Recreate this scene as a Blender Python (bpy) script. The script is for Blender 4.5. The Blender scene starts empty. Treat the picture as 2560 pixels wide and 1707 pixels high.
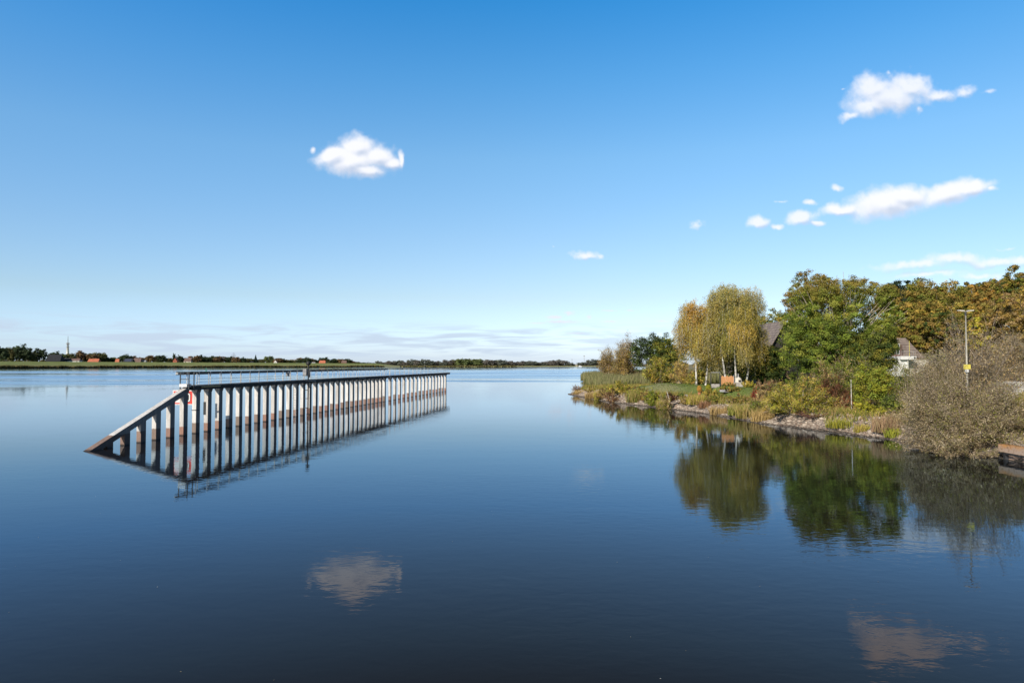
import bpy, math, random
import numpy as np
from mathutils import Vector, Matrix

R = math.radians
rng = np.random.default_rng(7)
random.seed(7)
scn = bpy.context.scene
col = scn.collection

# ------------------------------------------------------------------ camera
H = 6.0
F = 1706.7
PITCH = R(1.946)
cam_d = bpy.data.cameras.new('camera')
cam_d.lens = 24; cam_d.sensor_width = 36; cam_d.clip_start = 0.1; cam_d.clip_end = 120000
cam = bpy.data.objects.new('camera', cam_d); col.objects.link(cam)
cam.location = (0, 0, H); cam.rotation_euler = (math.pi/2 + PITCH, 0, 0)
scn.camera = cam
scn.view_settings.view_transform = 'Standard'
scn.view_settings.look = 'None'; scn.view_settings.exposure = 0
scn.cycles.max_bounces = 6; scn.cycles.transparent_max_bounces = 8
scn.cycles.diffuse_bounces = 2; scn.cycles.glossy_bounces = 3

def ray(px, py):
    """direction through photo pixel (2560 x 1707), depth along y = 1"""
    u = (px-1280)/F; v = (853.5-py)/F
    c, s = math.cos(PITCH), math.sin(PITCH)
    y = c - v*s; z = s + v*c
    return (u/y, 1.0, z/y)
def unit(v): return v/np.maximum(np.linalg.norm(v, axis=-1, keepdims=True), 1e-9)
def X(px, Y): return ray(px, 912)[0]*Y
def Z(py, Y): return H + ray(1280, py)[2]*Y

# ------------------------------------------------------------------ tagging
def tag(o, label=None, cat=None, group=None, kind=None):
    if label: o['label'] = label
    if cat: o['category'] = cat
    if group: o['group'] = group
    if kind: o['kind'] = kind
    return o
def empty(name, loc, rz=0.0):
    o = bpy.data.objects.new(name, None); col.objects.link(o)
    o.location = loc; o.rotation_euler = (0, 0, rz); o.empty_display_size = .5
    return o
def link(name, me, parent=None, loc=None):
    o = bpy.data.objects.new(name, me); col.objects.link(o)
    if parent: o.parent = parent
    if loc is not None: o.location = loc
    return o

# ------------------------------------------------------------------ mesh helpers
def np_mesh(name, V, Fc, mat, nper=4, C=None, smooth=False):
    V = np.asarray(V, dtype=np.float32).reshape(-1, 3)
    Fc = np.asarray(Fc, dtype=np.int32).reshape(-1, nper)
    me = bpy.data.meshes.new(name)
    me.vertices.add(len(V)); me.vertices.foreach_set('co', V.ravel())
    me.loops.add(Fc.size); me.loops.foreach_set('vertex_index', Fc.ravel())
    me.polygons.add(len(Fc))
    me.polygons.foreach_set('loop_start', np.arange(0, Fc.size, nper, dtype=np.int32))
    try: me.polygons.foreach_set('loop_total', np.full(len(Fc), nper, dtype=np.int32))
    except Exception: pass
    if smooth: me.polygons.foreach_set('use_smooth', np.ones(len(Fc), dtype=bool))
    if C is not None:
        a = me.color_attributes.new('col', 'FLOAT_COLOR', 'POINT')
        cc = np.ones((len(V), 4), dtype=np.float32); cc[:, :3] = C
        a.data.foreach_set('color', cc.ravel())
    me.update(calc_edges=True)
    me.materials.append(mat)
    return me

class MB:
    """collects boxes, bars and tubes into one mesh"""
    def __init__(s): s.v = []; s.f = []
    def quad(s, a, b, c, d):
        n = len(s.v); s.v += [a, b, c, d]; s.f.append((n, n+1, n+2, n+3)); return s
    def poly(s, pts):
        n = len(s.v); s.v += list(pts); s.f.append(tuple(range(n, n+len(pts)))); return s
    def hexa(s, p):
        n = len(s.v); s.v += list(p)
        for f in ((0,3,2,1),(4,5,6,7),(0,1,5,4),(1,2,6,5),(2,3,7,6),(3,0,4,7)):
            s.f.append(tuple(n+i for i in f))
        return s
    def box(s, x0, x1, y0, y1, z0, z1):
        return s.hexa([(x0,y0,z0),(x1,y0,z0),(x1,y1,z0),(x0,y1,z0),(x0,y0,z1),(x1,y0,z1),(x1,y1,z1),(x0,y1,z1)])
    def tube(s, pts, r, n=8, caps=True):
        pts = [Vector(p) for p in pts]
        rs = r if isinstance(r, (list, tuple)) else [r]*len(pts)
        base = len(s.v)
        for i, p in enumerate(pts):
            t = (pts[min(i+1, len(pts)-1)] - pts[max(i-1, 0)]).normalized()
            up = Vector((0, 0, 1)) if abs(t.z) < .9 else Vector((1, 0, 0))
            a = t.cross(up).normalized(); b = t.cross(a)
            for k in range(n):
                an = 2*math.pi*k/n
                s.v.append(tuple(p + (a*math.cos(an) + b*math.sin(an))*rs[i]))
        for i in range(len(pts)-1):
            for k in range(n):
                k2 = (k+1) % n
                s.f.append((base+i*n+k, base+i*n+k2, base+(i+1)*n+k2, base+(i+1)*n+k))
        if caps:
            s.f.append(tuple(base+k for k in range(n)))
            s.f.append(tuple(base+(len(pts)-1)*n+k for k in reversed(range(n))))
        return s
    def build(s, name, mat, parent=None, bevel=0, smooth=False):
        me = bpy.data.meshes.new(name)
        me.from_pydata([tuple(v) for v in s.v], [], s.f); me.update()
        me.materials.append(mat)
        if smooth:
            for p in me.polygons: p.use_smooth = True
        o = link(name, me, parent)
        if bevel:
            m = o.modifiers.new('b', 'BEVEL'); m.width = bevel; m.segments = 2; m.limit_method = 'ANGLE'
        return o

# ------------------------------------------------------------------ materials
def new_mat(name):
    m = bpy.data.materials.new(name); m.use_nodes = True
    nt = m.node_tree; nt.nodes.clear()
    return m, nt
class NT:
    def __init__(s, nt): s.nt = nt
    def n(s, t, **kw):
        nd = s.nt.nodes.new(t)
        for k, v in kw.items(): setattr(nd, k, v)
        return nd
    def l(s, a, b): s.nt.links.new(a, b)
    def put(s, sock, v):
        if hasattr(v, 'is_output') or isinstance(v, bpy.types.NodeSocket): s.l(v, sock)
        elif v is not None: sock.default_value = v
    def m(s, op, a, b=None, c=None, clamp=False):
        nd = s.n('ShaderNodeMath', operation=op, use_clamp=clamp)
        s.put(nd.inputs[0], a); s.put(nd.inputs[1], b); s.put(nd.inputs[2], c)
        return nd.outputs[0]
    def mix(s, f, a, b, mode='MIX'):
        nd = s.n('ShaderNodeMix', data_type='RGBA', blend_type=mode)
        s.put(nd.inputs[0], f); s.put(nd.inputs[6], a if not isinstance(a, tuple) else (*a[:3], 1)); s.put(nd.inputs[7], b if not isinstance(b, tuple) else (*b[:3], 1))
        return nd.outputs[2]
    def rng(s, v, a, b, c=0.0, d=1.0, smooth=True):
        nd = s.n('ShaderNodeMapRange', interpolation_type='SMOOTHSTEP' if smooth else 'LINEAR')
        s.put(nd.inputs[0], v); nd.inputs[1].default_value = a; nd.inputs[2].default_value = b
        nd.inputs[3].default_value = c; nd.inputs[4].default_value = d
        return nd.outputs[0]
    def noise(s, vec, scale, detail=4, rough=.55, dist=0.0, dims='3D', color=False):
        nd = s.n('ShaderNodeTexNoise', noise_dimensions=dims)
        s.put(nd.inputs['Vector'], vec); nd.inputs['Scale'].default_value = scale
        nd.inputs['Detail'].default_value = detail; nd.inputs['Roughness'].default_value = rough
        nd.inputs['Distortion'].default_value = dist
        return nd.outputs[1 if color else 0]
    def vscale(s, vec, sc):
        nd = s.n('ShaderNodeVectorMath', operation='MULTIPLY'); s.put(nd.inputs[0], vec); nd.inputs[1].default_value = sc
        return nd.outputs[0]

def simple(name, c, rough=.7, var=.25, scale=3.0, bump=.0, metallic=0.0, c2=None):
    m, nt = new_mat(name); g = NT(nt)
    tc = g.n('ShaderNodeTexCoord').outputs['Object']
    nz = g.noise(tc, scale, 6, .6)
    lo = tuple(x*(1-var) for x in c); hi = c2 if c2 else tuple(min(1, x*(1+var)) for x in c)
    cr = g.mix(g.rng(nz, .35, .65), lo, hi)
    p = g.n('ShaderNodeBsdfPrincipled'); g.l(cr, p.inputs['Base Color'])
    p.inputs['Roughness'].default_value = rough; p.inputs['Metallic'].default_value = metallic
    if bump:
        b = g.n('ShaderNodeBump'); b.inputs['Strength'].default_value = bump; b.inputs['Distance'].default_value = .05
        g.l(g.noise(tc, scale*6, 5), b.inputs['Height']); g.l(b.outputs[0], p.inputs['Normal'])
    o = g.n('ShaderNodeOutputMaterial'); g.l(p.outputs[0], o.inputs[0])
    return m

def foliage_mat(name, trans=.3):
    m, nt = new_mat(name); g = NT(nt)
    a = g.n('ShaderNodeAttribute', attribute_name='col').outputs['Color']
    d = g.n('ShaderNodeBsdfDiffuse'); t = g.n('ShaderNodeBsdfTranslucent')
    g.l(a, d.inputs[0]); g.l(g.mix(1.0, a, (1.0, 1.0, .75), 'MULTIPLY'), t.inputs[0])
    mx = g.n('ShaderNodeMixShader'); mx.inputs[0].default_value = trans
    g.l(d.outputs[0], mx.inputs[1]); g.l(t.outputs[0], mx.inputs[2])
    o = g.n('ShaderNodeOutputMaterial'); g.l(mx.outputs[0], o.inputs[0])
    return m

M = {}
M['leaf'] = foliage_mat('leaf', .32)
M['blade'] = foliage_mat('blade', .2)
M['bark'] = simple('bark', (.16, .12, .085), .9, .4, 4, .5)
M['pale_bark'] = simple('pale_bark', (.42, .36, .27), .9, .35, 4, .4)
M['birch_bark'] = simple('birch_bark', (.12, .11, .10), .85, .2, 2.2, .3, c2=(.72, .69, .63))
M['twig'] = simple('twig', (.38, .31, .24), .9, .35, 3)
M['twig_red'] = simple('twig_red', (.17, .09, .07), .9, .35, 3)
M['dark_steel'] = simple('dark_steel', (.035, .037, .042), .5, .4, 5)
M['lamp_paint'] = simple('lamp_paint', (.60, .57, .50), .6, .1, 3)
M['galv'] = simple('galvanised_steel', (.42, .42, .42), .5, .2, 4, 0, .3)
M['tray'] = simple('timber_tray', (.07, .052, .04), .8, .5, 3)
M['white_paint'] = simple('white_paint', (.78, .78, .77), .6, .06, 2)
M['cream'] = simple('cream_render', (.62, .58, .50), .85, .12, 1.0)
M['red'] = simple('red_paint', (.78, .05, .035), .55, .12, 2)
M['black'] = simple('black_paint', (.02, .02, .02), .6, .1, 2)
M['yellow'] = simple('yellow_paint', (.72, .62, .12), .5, .1, 2)
M['green_paint'] = simple('green_paint', (.01, .35, .2), .5, .1, 2)
M['wood_orange'] = simple('larch_boards', (.62, .30, .13), .75, .25, 6)
M['wood_brown'] = simple('brown_boards', (.24, .105, .05), .7, .3, 6)
M['wood_dark'] = simple('dark_boards', (.035, .03, .032), .8, .3, 3)
M['grey_stone'] = simple('grey_stone', (.40, .37, .35), .9, .25, 2, .4)
M['brick_red'] = simple('red_brick', (.36, .10, .06), .85, .25, 4)
M['terracotta'] = simple('terracotta', (.5, .2, .1), .8, .2, 5)
M['roof_orange'] = simple('orange_tiles', (.46, .14, .075), .8, .2, .6)
M['roof_dark'] = simple('dark_tiles', (.016, .018, .024), .9, .3, .6)
M['roof_brown'] = simple('brown_far_tiles', (.16, .10, .085), .8, .3, .6)
M['pipe_yellow'] = simple('yellow_pipe', (.68, .50, .22), .6, .2, 4)
M['panel'] = simple('solar_panel', (.03, .04, .08), .3, .2, 1)
M['canvas'] = simple('grey_canvas', (.28, .28, .29), .8, .2, 3)
M['sand'] = simple('sand', (.38, .31, .22), .95, .15, 1)

# concrete of the guide wall, wet/rusty below the tide mark (world height)
def wall_mat(name, rust):
    m, nt = new_mat(name); g = NT(nt)
    geo = g.n('ShaderNodeNewGeometry').outputs['Position']
    sp = g.n('ShaderNodeSeparateXYZ'); g.l(geo, sp.inputs[0])
    oi = g.n('ShaderNodeObjectInfo').outputs['Random']
    nz = g.noise(g.vscale(geo, (2.5, 2.5, .5)), 1.3, 6, .6)
    nf = g.noise(geo, 9, 4, .6)
    base = g.mix(g.rng(nz, .3, .7), (.60, .58, .56), (.84, .82, .80))
    base = g.mix(g.rng(nf, .55, .75, 0, .35), base, (.30, .27, .24))
    st2 = g.noise(g.vscale(geo, (9, 9, .35)), 1.0, 4, .6)
    base = g.mix(g.m('MULTIPLY', g.rng(st2, .5, .68), g.rng(sp.outputs[2], 1.2, 3.9, .15, .75)), base, (.33, .26, .20))
    base = g.mix(1.0, base, g.mix(oi, (.80, .79, .78), (1, 1, 1)), 'MULTIPLY')
    lev = g.m('ADD', g.m('ADD', .74, g.m('MULTIPLY', oi, .2)), g.m('MULTIPLY', g.m('SUBTRACT', nf, .5), .12))
    wet = g.rng(g.m('SUBTRACT', sp.outputs[2], lev), -.03, .03, 1, 0)
    wc = g.mix(oi, rust, (.25, .20, .165))
    wc = g.mix(g.rng(nz, .3, .7, 0, .6), wc, (.16, .12, .10))
    wc = g.mix(g.rng(sp.outputs[2], .0, .16, 1, 0), wc, (.03, .022, .018))
    c = g.mix(wet, base, wc)
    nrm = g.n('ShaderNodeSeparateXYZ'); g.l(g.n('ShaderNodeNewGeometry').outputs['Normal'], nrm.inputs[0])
    c = g.mix(g.rng(nrm.outputs[0], .6, .8, 0, .72), c, (.05, .052, .058))  # shade of the right-facing sides mixed into the concrete colour
    p = g.n('ShaderNodeBsdfPrincipled'); g.l(c, p.inputs['Base Color']); p.inputs['Roughness'].default_value = .8
    b = g.n('ShaderNodeBump'); b.inputs['Strength'].default_value = .35; b.inputs['Distance'].default_value = .02
    g.l(nf, b.inputs['Height']); g.l(b.outputs[0], p.inputs['Normal'])
    g.l(p.outputs[0], g.n('ShaderNodeOutputMaterial').inputs[0])
    return m
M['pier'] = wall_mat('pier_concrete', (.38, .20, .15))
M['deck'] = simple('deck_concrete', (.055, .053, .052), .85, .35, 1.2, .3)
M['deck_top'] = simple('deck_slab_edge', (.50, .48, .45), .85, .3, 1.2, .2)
M['deck_edge'] = simple('deck_edge', (.26, .25, .24), .85, .3, 1.2, .2)

# rusty cap of the sheet piling
def rust_mat():
    m, nt = new_mat('rusty_cap'); g = NT(nt)
    geo = g.n('ShaderNodeNewGeometry').outputs['Position']
    sp = g.n('ShaderNodeSeparateXYZ'); g.l(geo, sp.inputs[0])
    nz = g.noise(geo, 2.2, 6, .65)
    up = g.rng(g.m('ADD', sp.outputs[2], g.m('MULTIPLY', nz, .9)), 1.05, 1.5)
    c = g.mix(up, (.44, .33, .26), (.52, .25, .075))
    c = g.mix(g.rng(g.noise(geo, 7, 5), .52, .7, 0, .6), c, (.22, .10, .05))
    p = g.n('ShaderNodeBsdfPrincipled'); g.l(c, p.inputs['Base Color']); p.inputs['Roughness'].default_value = .85
    g.l(p.outputs[0], g.n('ShaderNodeOutputMaterial').inputs[0])
    return m
M['rust'] = rust_mat()
M['pile'] = simple('pile_steel', (.40, .28, .22), .8, .3, 3)

# roof tiles
def tile_mat(name, c1, c2, sc):
    m, nt = new_mat(name); g = NT(nt)
    tc = g.n('ShaderNodeTexCoord').outputs['Object']
    sp = g.n('ShaderNodeSeparateXYZ'); g.l(tc, sp.inputs[0])
    w = g.m('FRACT', g.m('MULTIPLY', sp.outputs[2], sc))
    c = g.mix(g.rng(g.noise(tc, 1.6, 6, .6), .3, .7), c1, c2)
    c = g.mix(g.rng(w, .72, .95, 0, .7), c, tuple(x*.3 for x in c1))
    p = g.n('ShaderNodeBsdfPrincipled'); g.l(c, p.inputs['Base Color']); p.inputs['Roughness'].default_value = .8
    g.l(p.outputs[0], g.n('ShaderNodeOutputMaterial').inputs[0])
    return m
M['tiles'] = tile_mat('brown_tiles', (.17, .13, .115), (.31, .25, .21), 2.2)

def glass_mat():
    m, nt = new_mat('window_glass'); g = NT(nt)
    p = g.n('ShaderNodeBsdfPrincipled'); p.inputs['Base Color'].default_value = (.03, .04, .05, 1)
    p.inputs['Roughness'].default_value = .05
    g.l(p.outputs[0], g.n('ShaderNodeOutputMaterial').inputs[0]); return m
M['glass'] = glass_mat()
def clear_mat():
    m, nt = new_mat('clear_glass'); g = NT(nt)
    t = g.n('ShaderNodeBsdfTransparent'); t.inputs[0].default_value = (.9, .93, .93, 1)
    gl = g.n('ShaderNodeBsdfGlossy'); gl.inputs['Roughness'].default_value = .02
    mx = g.n('ShaderNodeMixShader'); g.l(g.n('ShaderNodeFresnel').outputs[0], mx.inputs[0])
    g.l(t.outputs[0], mx.inputs[1]); g.l(gl.outputs[0], mx.inputs[2])
    g.l(mx.outputs[0], g.n('ShaderNodeOutputMaterial').inputs[0]); return m
M['clear'] = clear_mat()

# ------------------------------------------------------------------ water
def water_mat():
    m, nt = new_mat('river_water'); g = NT(nt)
    geo = g.n('ShaderNodeNewGeometry').outputs['Position']
    sp = g.n('ShaderNodeSeparateXYZ'); g.l(geo, sp.inputs[0])
    x, y = sp.outputs[0], sp.outputs[1]
    dist = g.m('SQRT', g.m('ADD', g.m('MULTIPLY', x, x), g.m('MULTIPLY', y, y)))
    # wind-ruffled river beyond the sheltered harbour basin
    ld = g.m('LOGARITHM', g.m('MAXIMUM', y, 5.0), 2.718)
    cv = g.n('ShaderNodeCombineXYZ'); g.l(g.m('MULTIPLY', g.m('DIVIDE', x, g.m('MAXIMUM', y, 5.0)), 2.2), cv.inputs[0]); g.l(g.m('MULTIPLY', ld, 9.0), cv.inputs[1])
    streak = g.noise(cv.outputs[0], 1.0, 5, .6, .6)
    edge = g.m('ADD', ld, g.m('MULTIPLY', g.m('SUBTRACT', streak, .5), .35))
    edge = g.m('ADD', edge, g.m('MULTIPLY', g.m('DIVIDE', x, g.m('MAXIMUM', y, 5.0)), -.35))
    ruf = g.rng(edge, 5.42, 5.56)
    bands = g.rng(streak, .38, .62)
    calm = g.rng(edge, 6.5, 6.9, 1, .25)
    rough = g.m('MULTIPLY', ruf, g.m('MULTIPLY', calm, g.m('ADD', .07, g.m('MULTIPLY', bands, .27))))
    rough = g.m('ADD', rough, .004)
    # ripples
    w1 = g.noise(g.vscale(geo, (.8, 1.35, 1)), 1.9, 3, .5, .3)
    w2 = g.noise(g.vscale(geo, (.5, 1.0, 1)), .42, 2, .5, .2)
    w3 = g.noise(g.vscale(geo, (.22, .5, 1)), .16, 2, .5)
    patch = g.rng(g.noise(geo, .05, 3), .35, .7, .45, 1.25)
    h = g.m('ADD', g.m('MULTIPLY', g.m('MULTIPLY', w1, patch), .0050), g.m('MULTIPLY', w2, .0055))
    h = g.m('ADD', h, g.m('MULTIPLY', g.m('MULTIPLY', w3, ruf), .10))
    b = g.n('ShaderNodeBump'); b.inputs['Strength'].default_value = 1.0; b.inputs['Distance'].default_value = 1.0
    g.l(h, b.inputs['Height'])
    fr = g.n('ShaderNodeFresnel'); fr.inputs[0].default_value = 1.45; g.l(b.outputs[0], fr.inputs[1])
    gl = g.n('ShaderNodeBsdfGlossy'); g.l(rough, gl.inputs['Roughness']); g.l(b.outputs[0], gl.inputs['Normal'])
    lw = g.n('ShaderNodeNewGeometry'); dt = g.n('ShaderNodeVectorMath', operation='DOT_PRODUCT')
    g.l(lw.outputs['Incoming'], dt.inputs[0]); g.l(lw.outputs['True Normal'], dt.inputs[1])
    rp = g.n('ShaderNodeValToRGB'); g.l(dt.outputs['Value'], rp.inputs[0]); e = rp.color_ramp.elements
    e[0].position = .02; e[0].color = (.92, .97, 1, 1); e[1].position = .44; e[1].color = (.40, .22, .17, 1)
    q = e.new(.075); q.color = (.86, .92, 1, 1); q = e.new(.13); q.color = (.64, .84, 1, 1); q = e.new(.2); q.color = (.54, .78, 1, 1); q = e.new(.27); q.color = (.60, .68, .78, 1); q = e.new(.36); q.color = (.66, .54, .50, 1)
    g.l(rp.outputs[0], gl.inputs[0])  # reflection tint by view angle, standing in for polarised sky light
    df = g.n('ShaderNodeBsdfDiffuse'); df.inputs[0].default_value = (.015, .0115, .0085, 1)
    mx = g.n('ShaderNodeMixShader'); g.l(fr.outputs[0], mx.inputs[0]); g.l(df.outputs[0], mx.inputs[1]); g.l(gl.outputs[0], mx.inputs[2])
    g.l(mx.outputs[0], g.n('ShaderNodeOutputMaterial').inputs[0]); return m
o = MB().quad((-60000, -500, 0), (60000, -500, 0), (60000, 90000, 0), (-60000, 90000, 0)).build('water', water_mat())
tag(o, kind='structure')

# ------------------------------------------------------------------ sky, clouds, sun
SUN_AZ = R(36); SUN_EL = R(30)     # sun behind the camera, to the left
def make_world():
    w = bpy.data.worlds.new('World'); scn.world = w; w.use_nodes = True
    nt = w.node_tree; nt.nodes.clear(); g = NT(nt)
    sky = g.n('ShaderNodeTexSky', sky_type='NISHITA')
    sky.sun_disc = False; sky.sun_elevation = SUN_EL
    sky.sun_rotation = math.pi + SUN_AZ      # rotation is measured clockwise from +y
    sky.altitude = 0; sky.air_density = 1.0; sky.dust_density = .6; sky.ozone_density = 1.6
    tc = g.n('ShaderNodeTexCoord').outputs['Generated']
    sp = g.n('ShaderNodeSeparateXYZ'); g.l(tc, sp.inputs[0])
    el = g.m('ARCSINE', sp.outputs[2]); az = g.m('ARCTAN2', sp.outputs[0], sp.outputs[1])
    cv = g.n('ShaderNodeCombineXYZ'); g.l(az, cv.inputs[0]); g.l(el, cv.inputs[1])
    p0 = cv.outputs[0]
    # grading of the clear sky by elevation
    cr = g.n('ShaderNodeValToRGB'); g.l(g.m('DIVIDE', g.m('MAXIMUM', el, 0.0), R(60)), cr.inputs[0])
    els = SKYGRADE
    e = cr.color_ramp.elements
    e[0].position = els[0][0]/60; e[0].color = (*els[0][1], 1)
    e[1].position = els[-1][0]/60; e[1].color = (*els[-1][1], 1)
    for d, c in els[1:-1]:
        q = e.new(d/60); q.color = (*c, 1)
    base = g.mix(1.0, sky.outputs[0], cr.outputs[0], 'MULTIPLY')
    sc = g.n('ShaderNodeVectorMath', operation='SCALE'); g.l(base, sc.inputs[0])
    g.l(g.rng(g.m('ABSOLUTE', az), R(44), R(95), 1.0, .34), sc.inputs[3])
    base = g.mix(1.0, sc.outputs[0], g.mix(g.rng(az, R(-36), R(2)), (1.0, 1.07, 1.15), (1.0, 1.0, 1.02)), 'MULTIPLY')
    # thin streaks just above the horizon
    ps = g.vscale(p0, (9, 95, 1))
    st = g.noise(ps, 1.0, 5, .55, .5)
    band = g.m('MULTIPLY', g.rng(el, R(.2), R(1.0)), g.rng(el, R(2.4), R(3.9), 1, 0))
    lat = g.rng(az, R(2), R(14), 1.0, .45)
    d4 = g.m('MULTIPLY', g.m('MULTIPLY', g.rng(st, .40, .62), band), g.m('MULTIPLY', lat, .8))
    out = g.mix(d4, base, (.57, .68, .84))
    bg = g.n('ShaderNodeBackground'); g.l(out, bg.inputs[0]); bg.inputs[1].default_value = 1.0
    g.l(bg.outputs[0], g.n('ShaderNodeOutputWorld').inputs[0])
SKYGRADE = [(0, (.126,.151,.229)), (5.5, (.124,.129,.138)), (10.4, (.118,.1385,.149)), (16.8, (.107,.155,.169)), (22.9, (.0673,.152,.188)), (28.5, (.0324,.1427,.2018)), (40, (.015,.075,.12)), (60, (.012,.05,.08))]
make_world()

# cumulus clouds: soft sheets on a far dome, density and light computed per vertex
_tab = rng.random((256, 256))
def vnoise(x, y):
    xi = np.floor(x).astype(int); yi = np.floor(y).astype(int); fx = x-xi; fy = y-yi
    fx = fx*fx*(3-2*fx); fy = fy*fy*(3-2*fy)
    a = _tab[yi & 255, xi & 255]; b = _tab[yi & 255, (xi+1) & 255]; c = _tab[(yi+1) & 255, xi & 255]; d = _tab[(yi+1) & 255, (xi+1) & 255]
    return (a*(1-fx)+b*fx)*(1-fy)+(c*(1-fx)+d*fx)*fy
def fbm(x, y, o=5, rough=.5):
    s_, a = 0, 1.0; t = 0
    for i in range(o):
        s_ = s_+a*vnoise(x*2**i+17.3*i, y*2**i+9.1*i); t += a; a *= rough
    return s_/t-.5
def cloud_field(px, py, blobs):
    acc = np.full(px.shape, -3.0)
    for (cx, cy, rx, ry, tilt, amp) in blobs:
        t = R(-tilt); dx, dy = px-cx, py-cy
        u = (dx*math.cos(t)+dy*math.sin(t))/(rx*1.3); v = (-dx*math.sin(t)+dy*math.cos(t))/(ry*1.3)
        f = amp-np.sqrt(u*u+v*v)
        h = np.clip(.5+.5*(f-acc)/.22, 0, 1)
        acc = acc*(1-h)+f*h+.22*h*(1-h)*.5
    return acc
GROUPS = [
 ([(888,396,72,34,4,1.0),(893,368,40,28,0,1),(838,388,46,18,15,1),(872,402,62,26,0,1),(940,392,46,24,-28,1),(912,420,52,16,-8,.92),(978,410,28,15,0,.85),(1004,402,9,24,0,.72),(779,376,12,12,0,.42)], .95, 26, .72, 1.25),
 ([(2225,244,86,36,8,.98),(2192,226,54,34,0,.95),(2275,222,58,28,-12,.95),(2180,266,56,26,14,.95),(2240,252,80,24,6,.95),(2345,236,50,16,0,.78),(2415,226,36,16,10,.62),(2135,290,32,14,20,.75),(2295,278,18,12,30,.45),(2219,184,13,12,0,.4),(2108,222,14,6,0,.4),(2465,232,24,10,0,.42)], .86, 30, 1.1, .95),
 ([(2215,509,82,32,6,1),(2105,524,58,15,8,.85),(2262,494,60,24,8,1),(2365,486,74,24,14,.97),(2425,470,60,19,8,.88),(2480,473,26,10,-10,.62)], .95, 30, .72, 1.1),
 ([(1896,556,26,16,0,.9),(1940,567,20,8,0,.66),(2002,546,36,17,8,.9),(2040,556,24,8,0,.72),(2024,508,20,8,5,.66),(2094,473,20,10,-8,.72),(1955,505,36,6,5,.30)], .85, 20, .8, 1.1),
 ([(1740,562,26,12,12,.66)], .75, 14, 1.0, 1.0),
 ([(1464,637,38,11,-4,.8),(1500,641,14,7,0,.55),(1382,615,10,5,0,.25)], .85, 14, 1.0, 1.0),
 ([(2290,662,105,13,3,.8),(2388,648,72,15,0,.92),(2485,656,88,13,0,.85),(2570,652,70,12,3,.85),(2320,686,120,9,3,.62),(2520,621,40,6,3,.4),(2450,690,110,10,0,.5)], .78, 26, 1.0, 1.0),
 ([(1424,784,16,7,0,.75),(1388,793,24,6,0,.7),(1472,793,16,8,-10,.6),(1405,804,50,5,0,.7),(1520,804,32,4,0,.6),(1522,777,28,3.5,0,.5),(1576,776,18,4,0,.55),(1654,803,18,4,0,.6),(1340,808,32,3.5,0,.5),(1440,833,54,3,0,.4),(1400,842,50,2.5,0,.4),(1570,831,60,3,0,.4),(1600,845,50,2.5,0,.35)], .85, 9, .8, .35),
]
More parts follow.
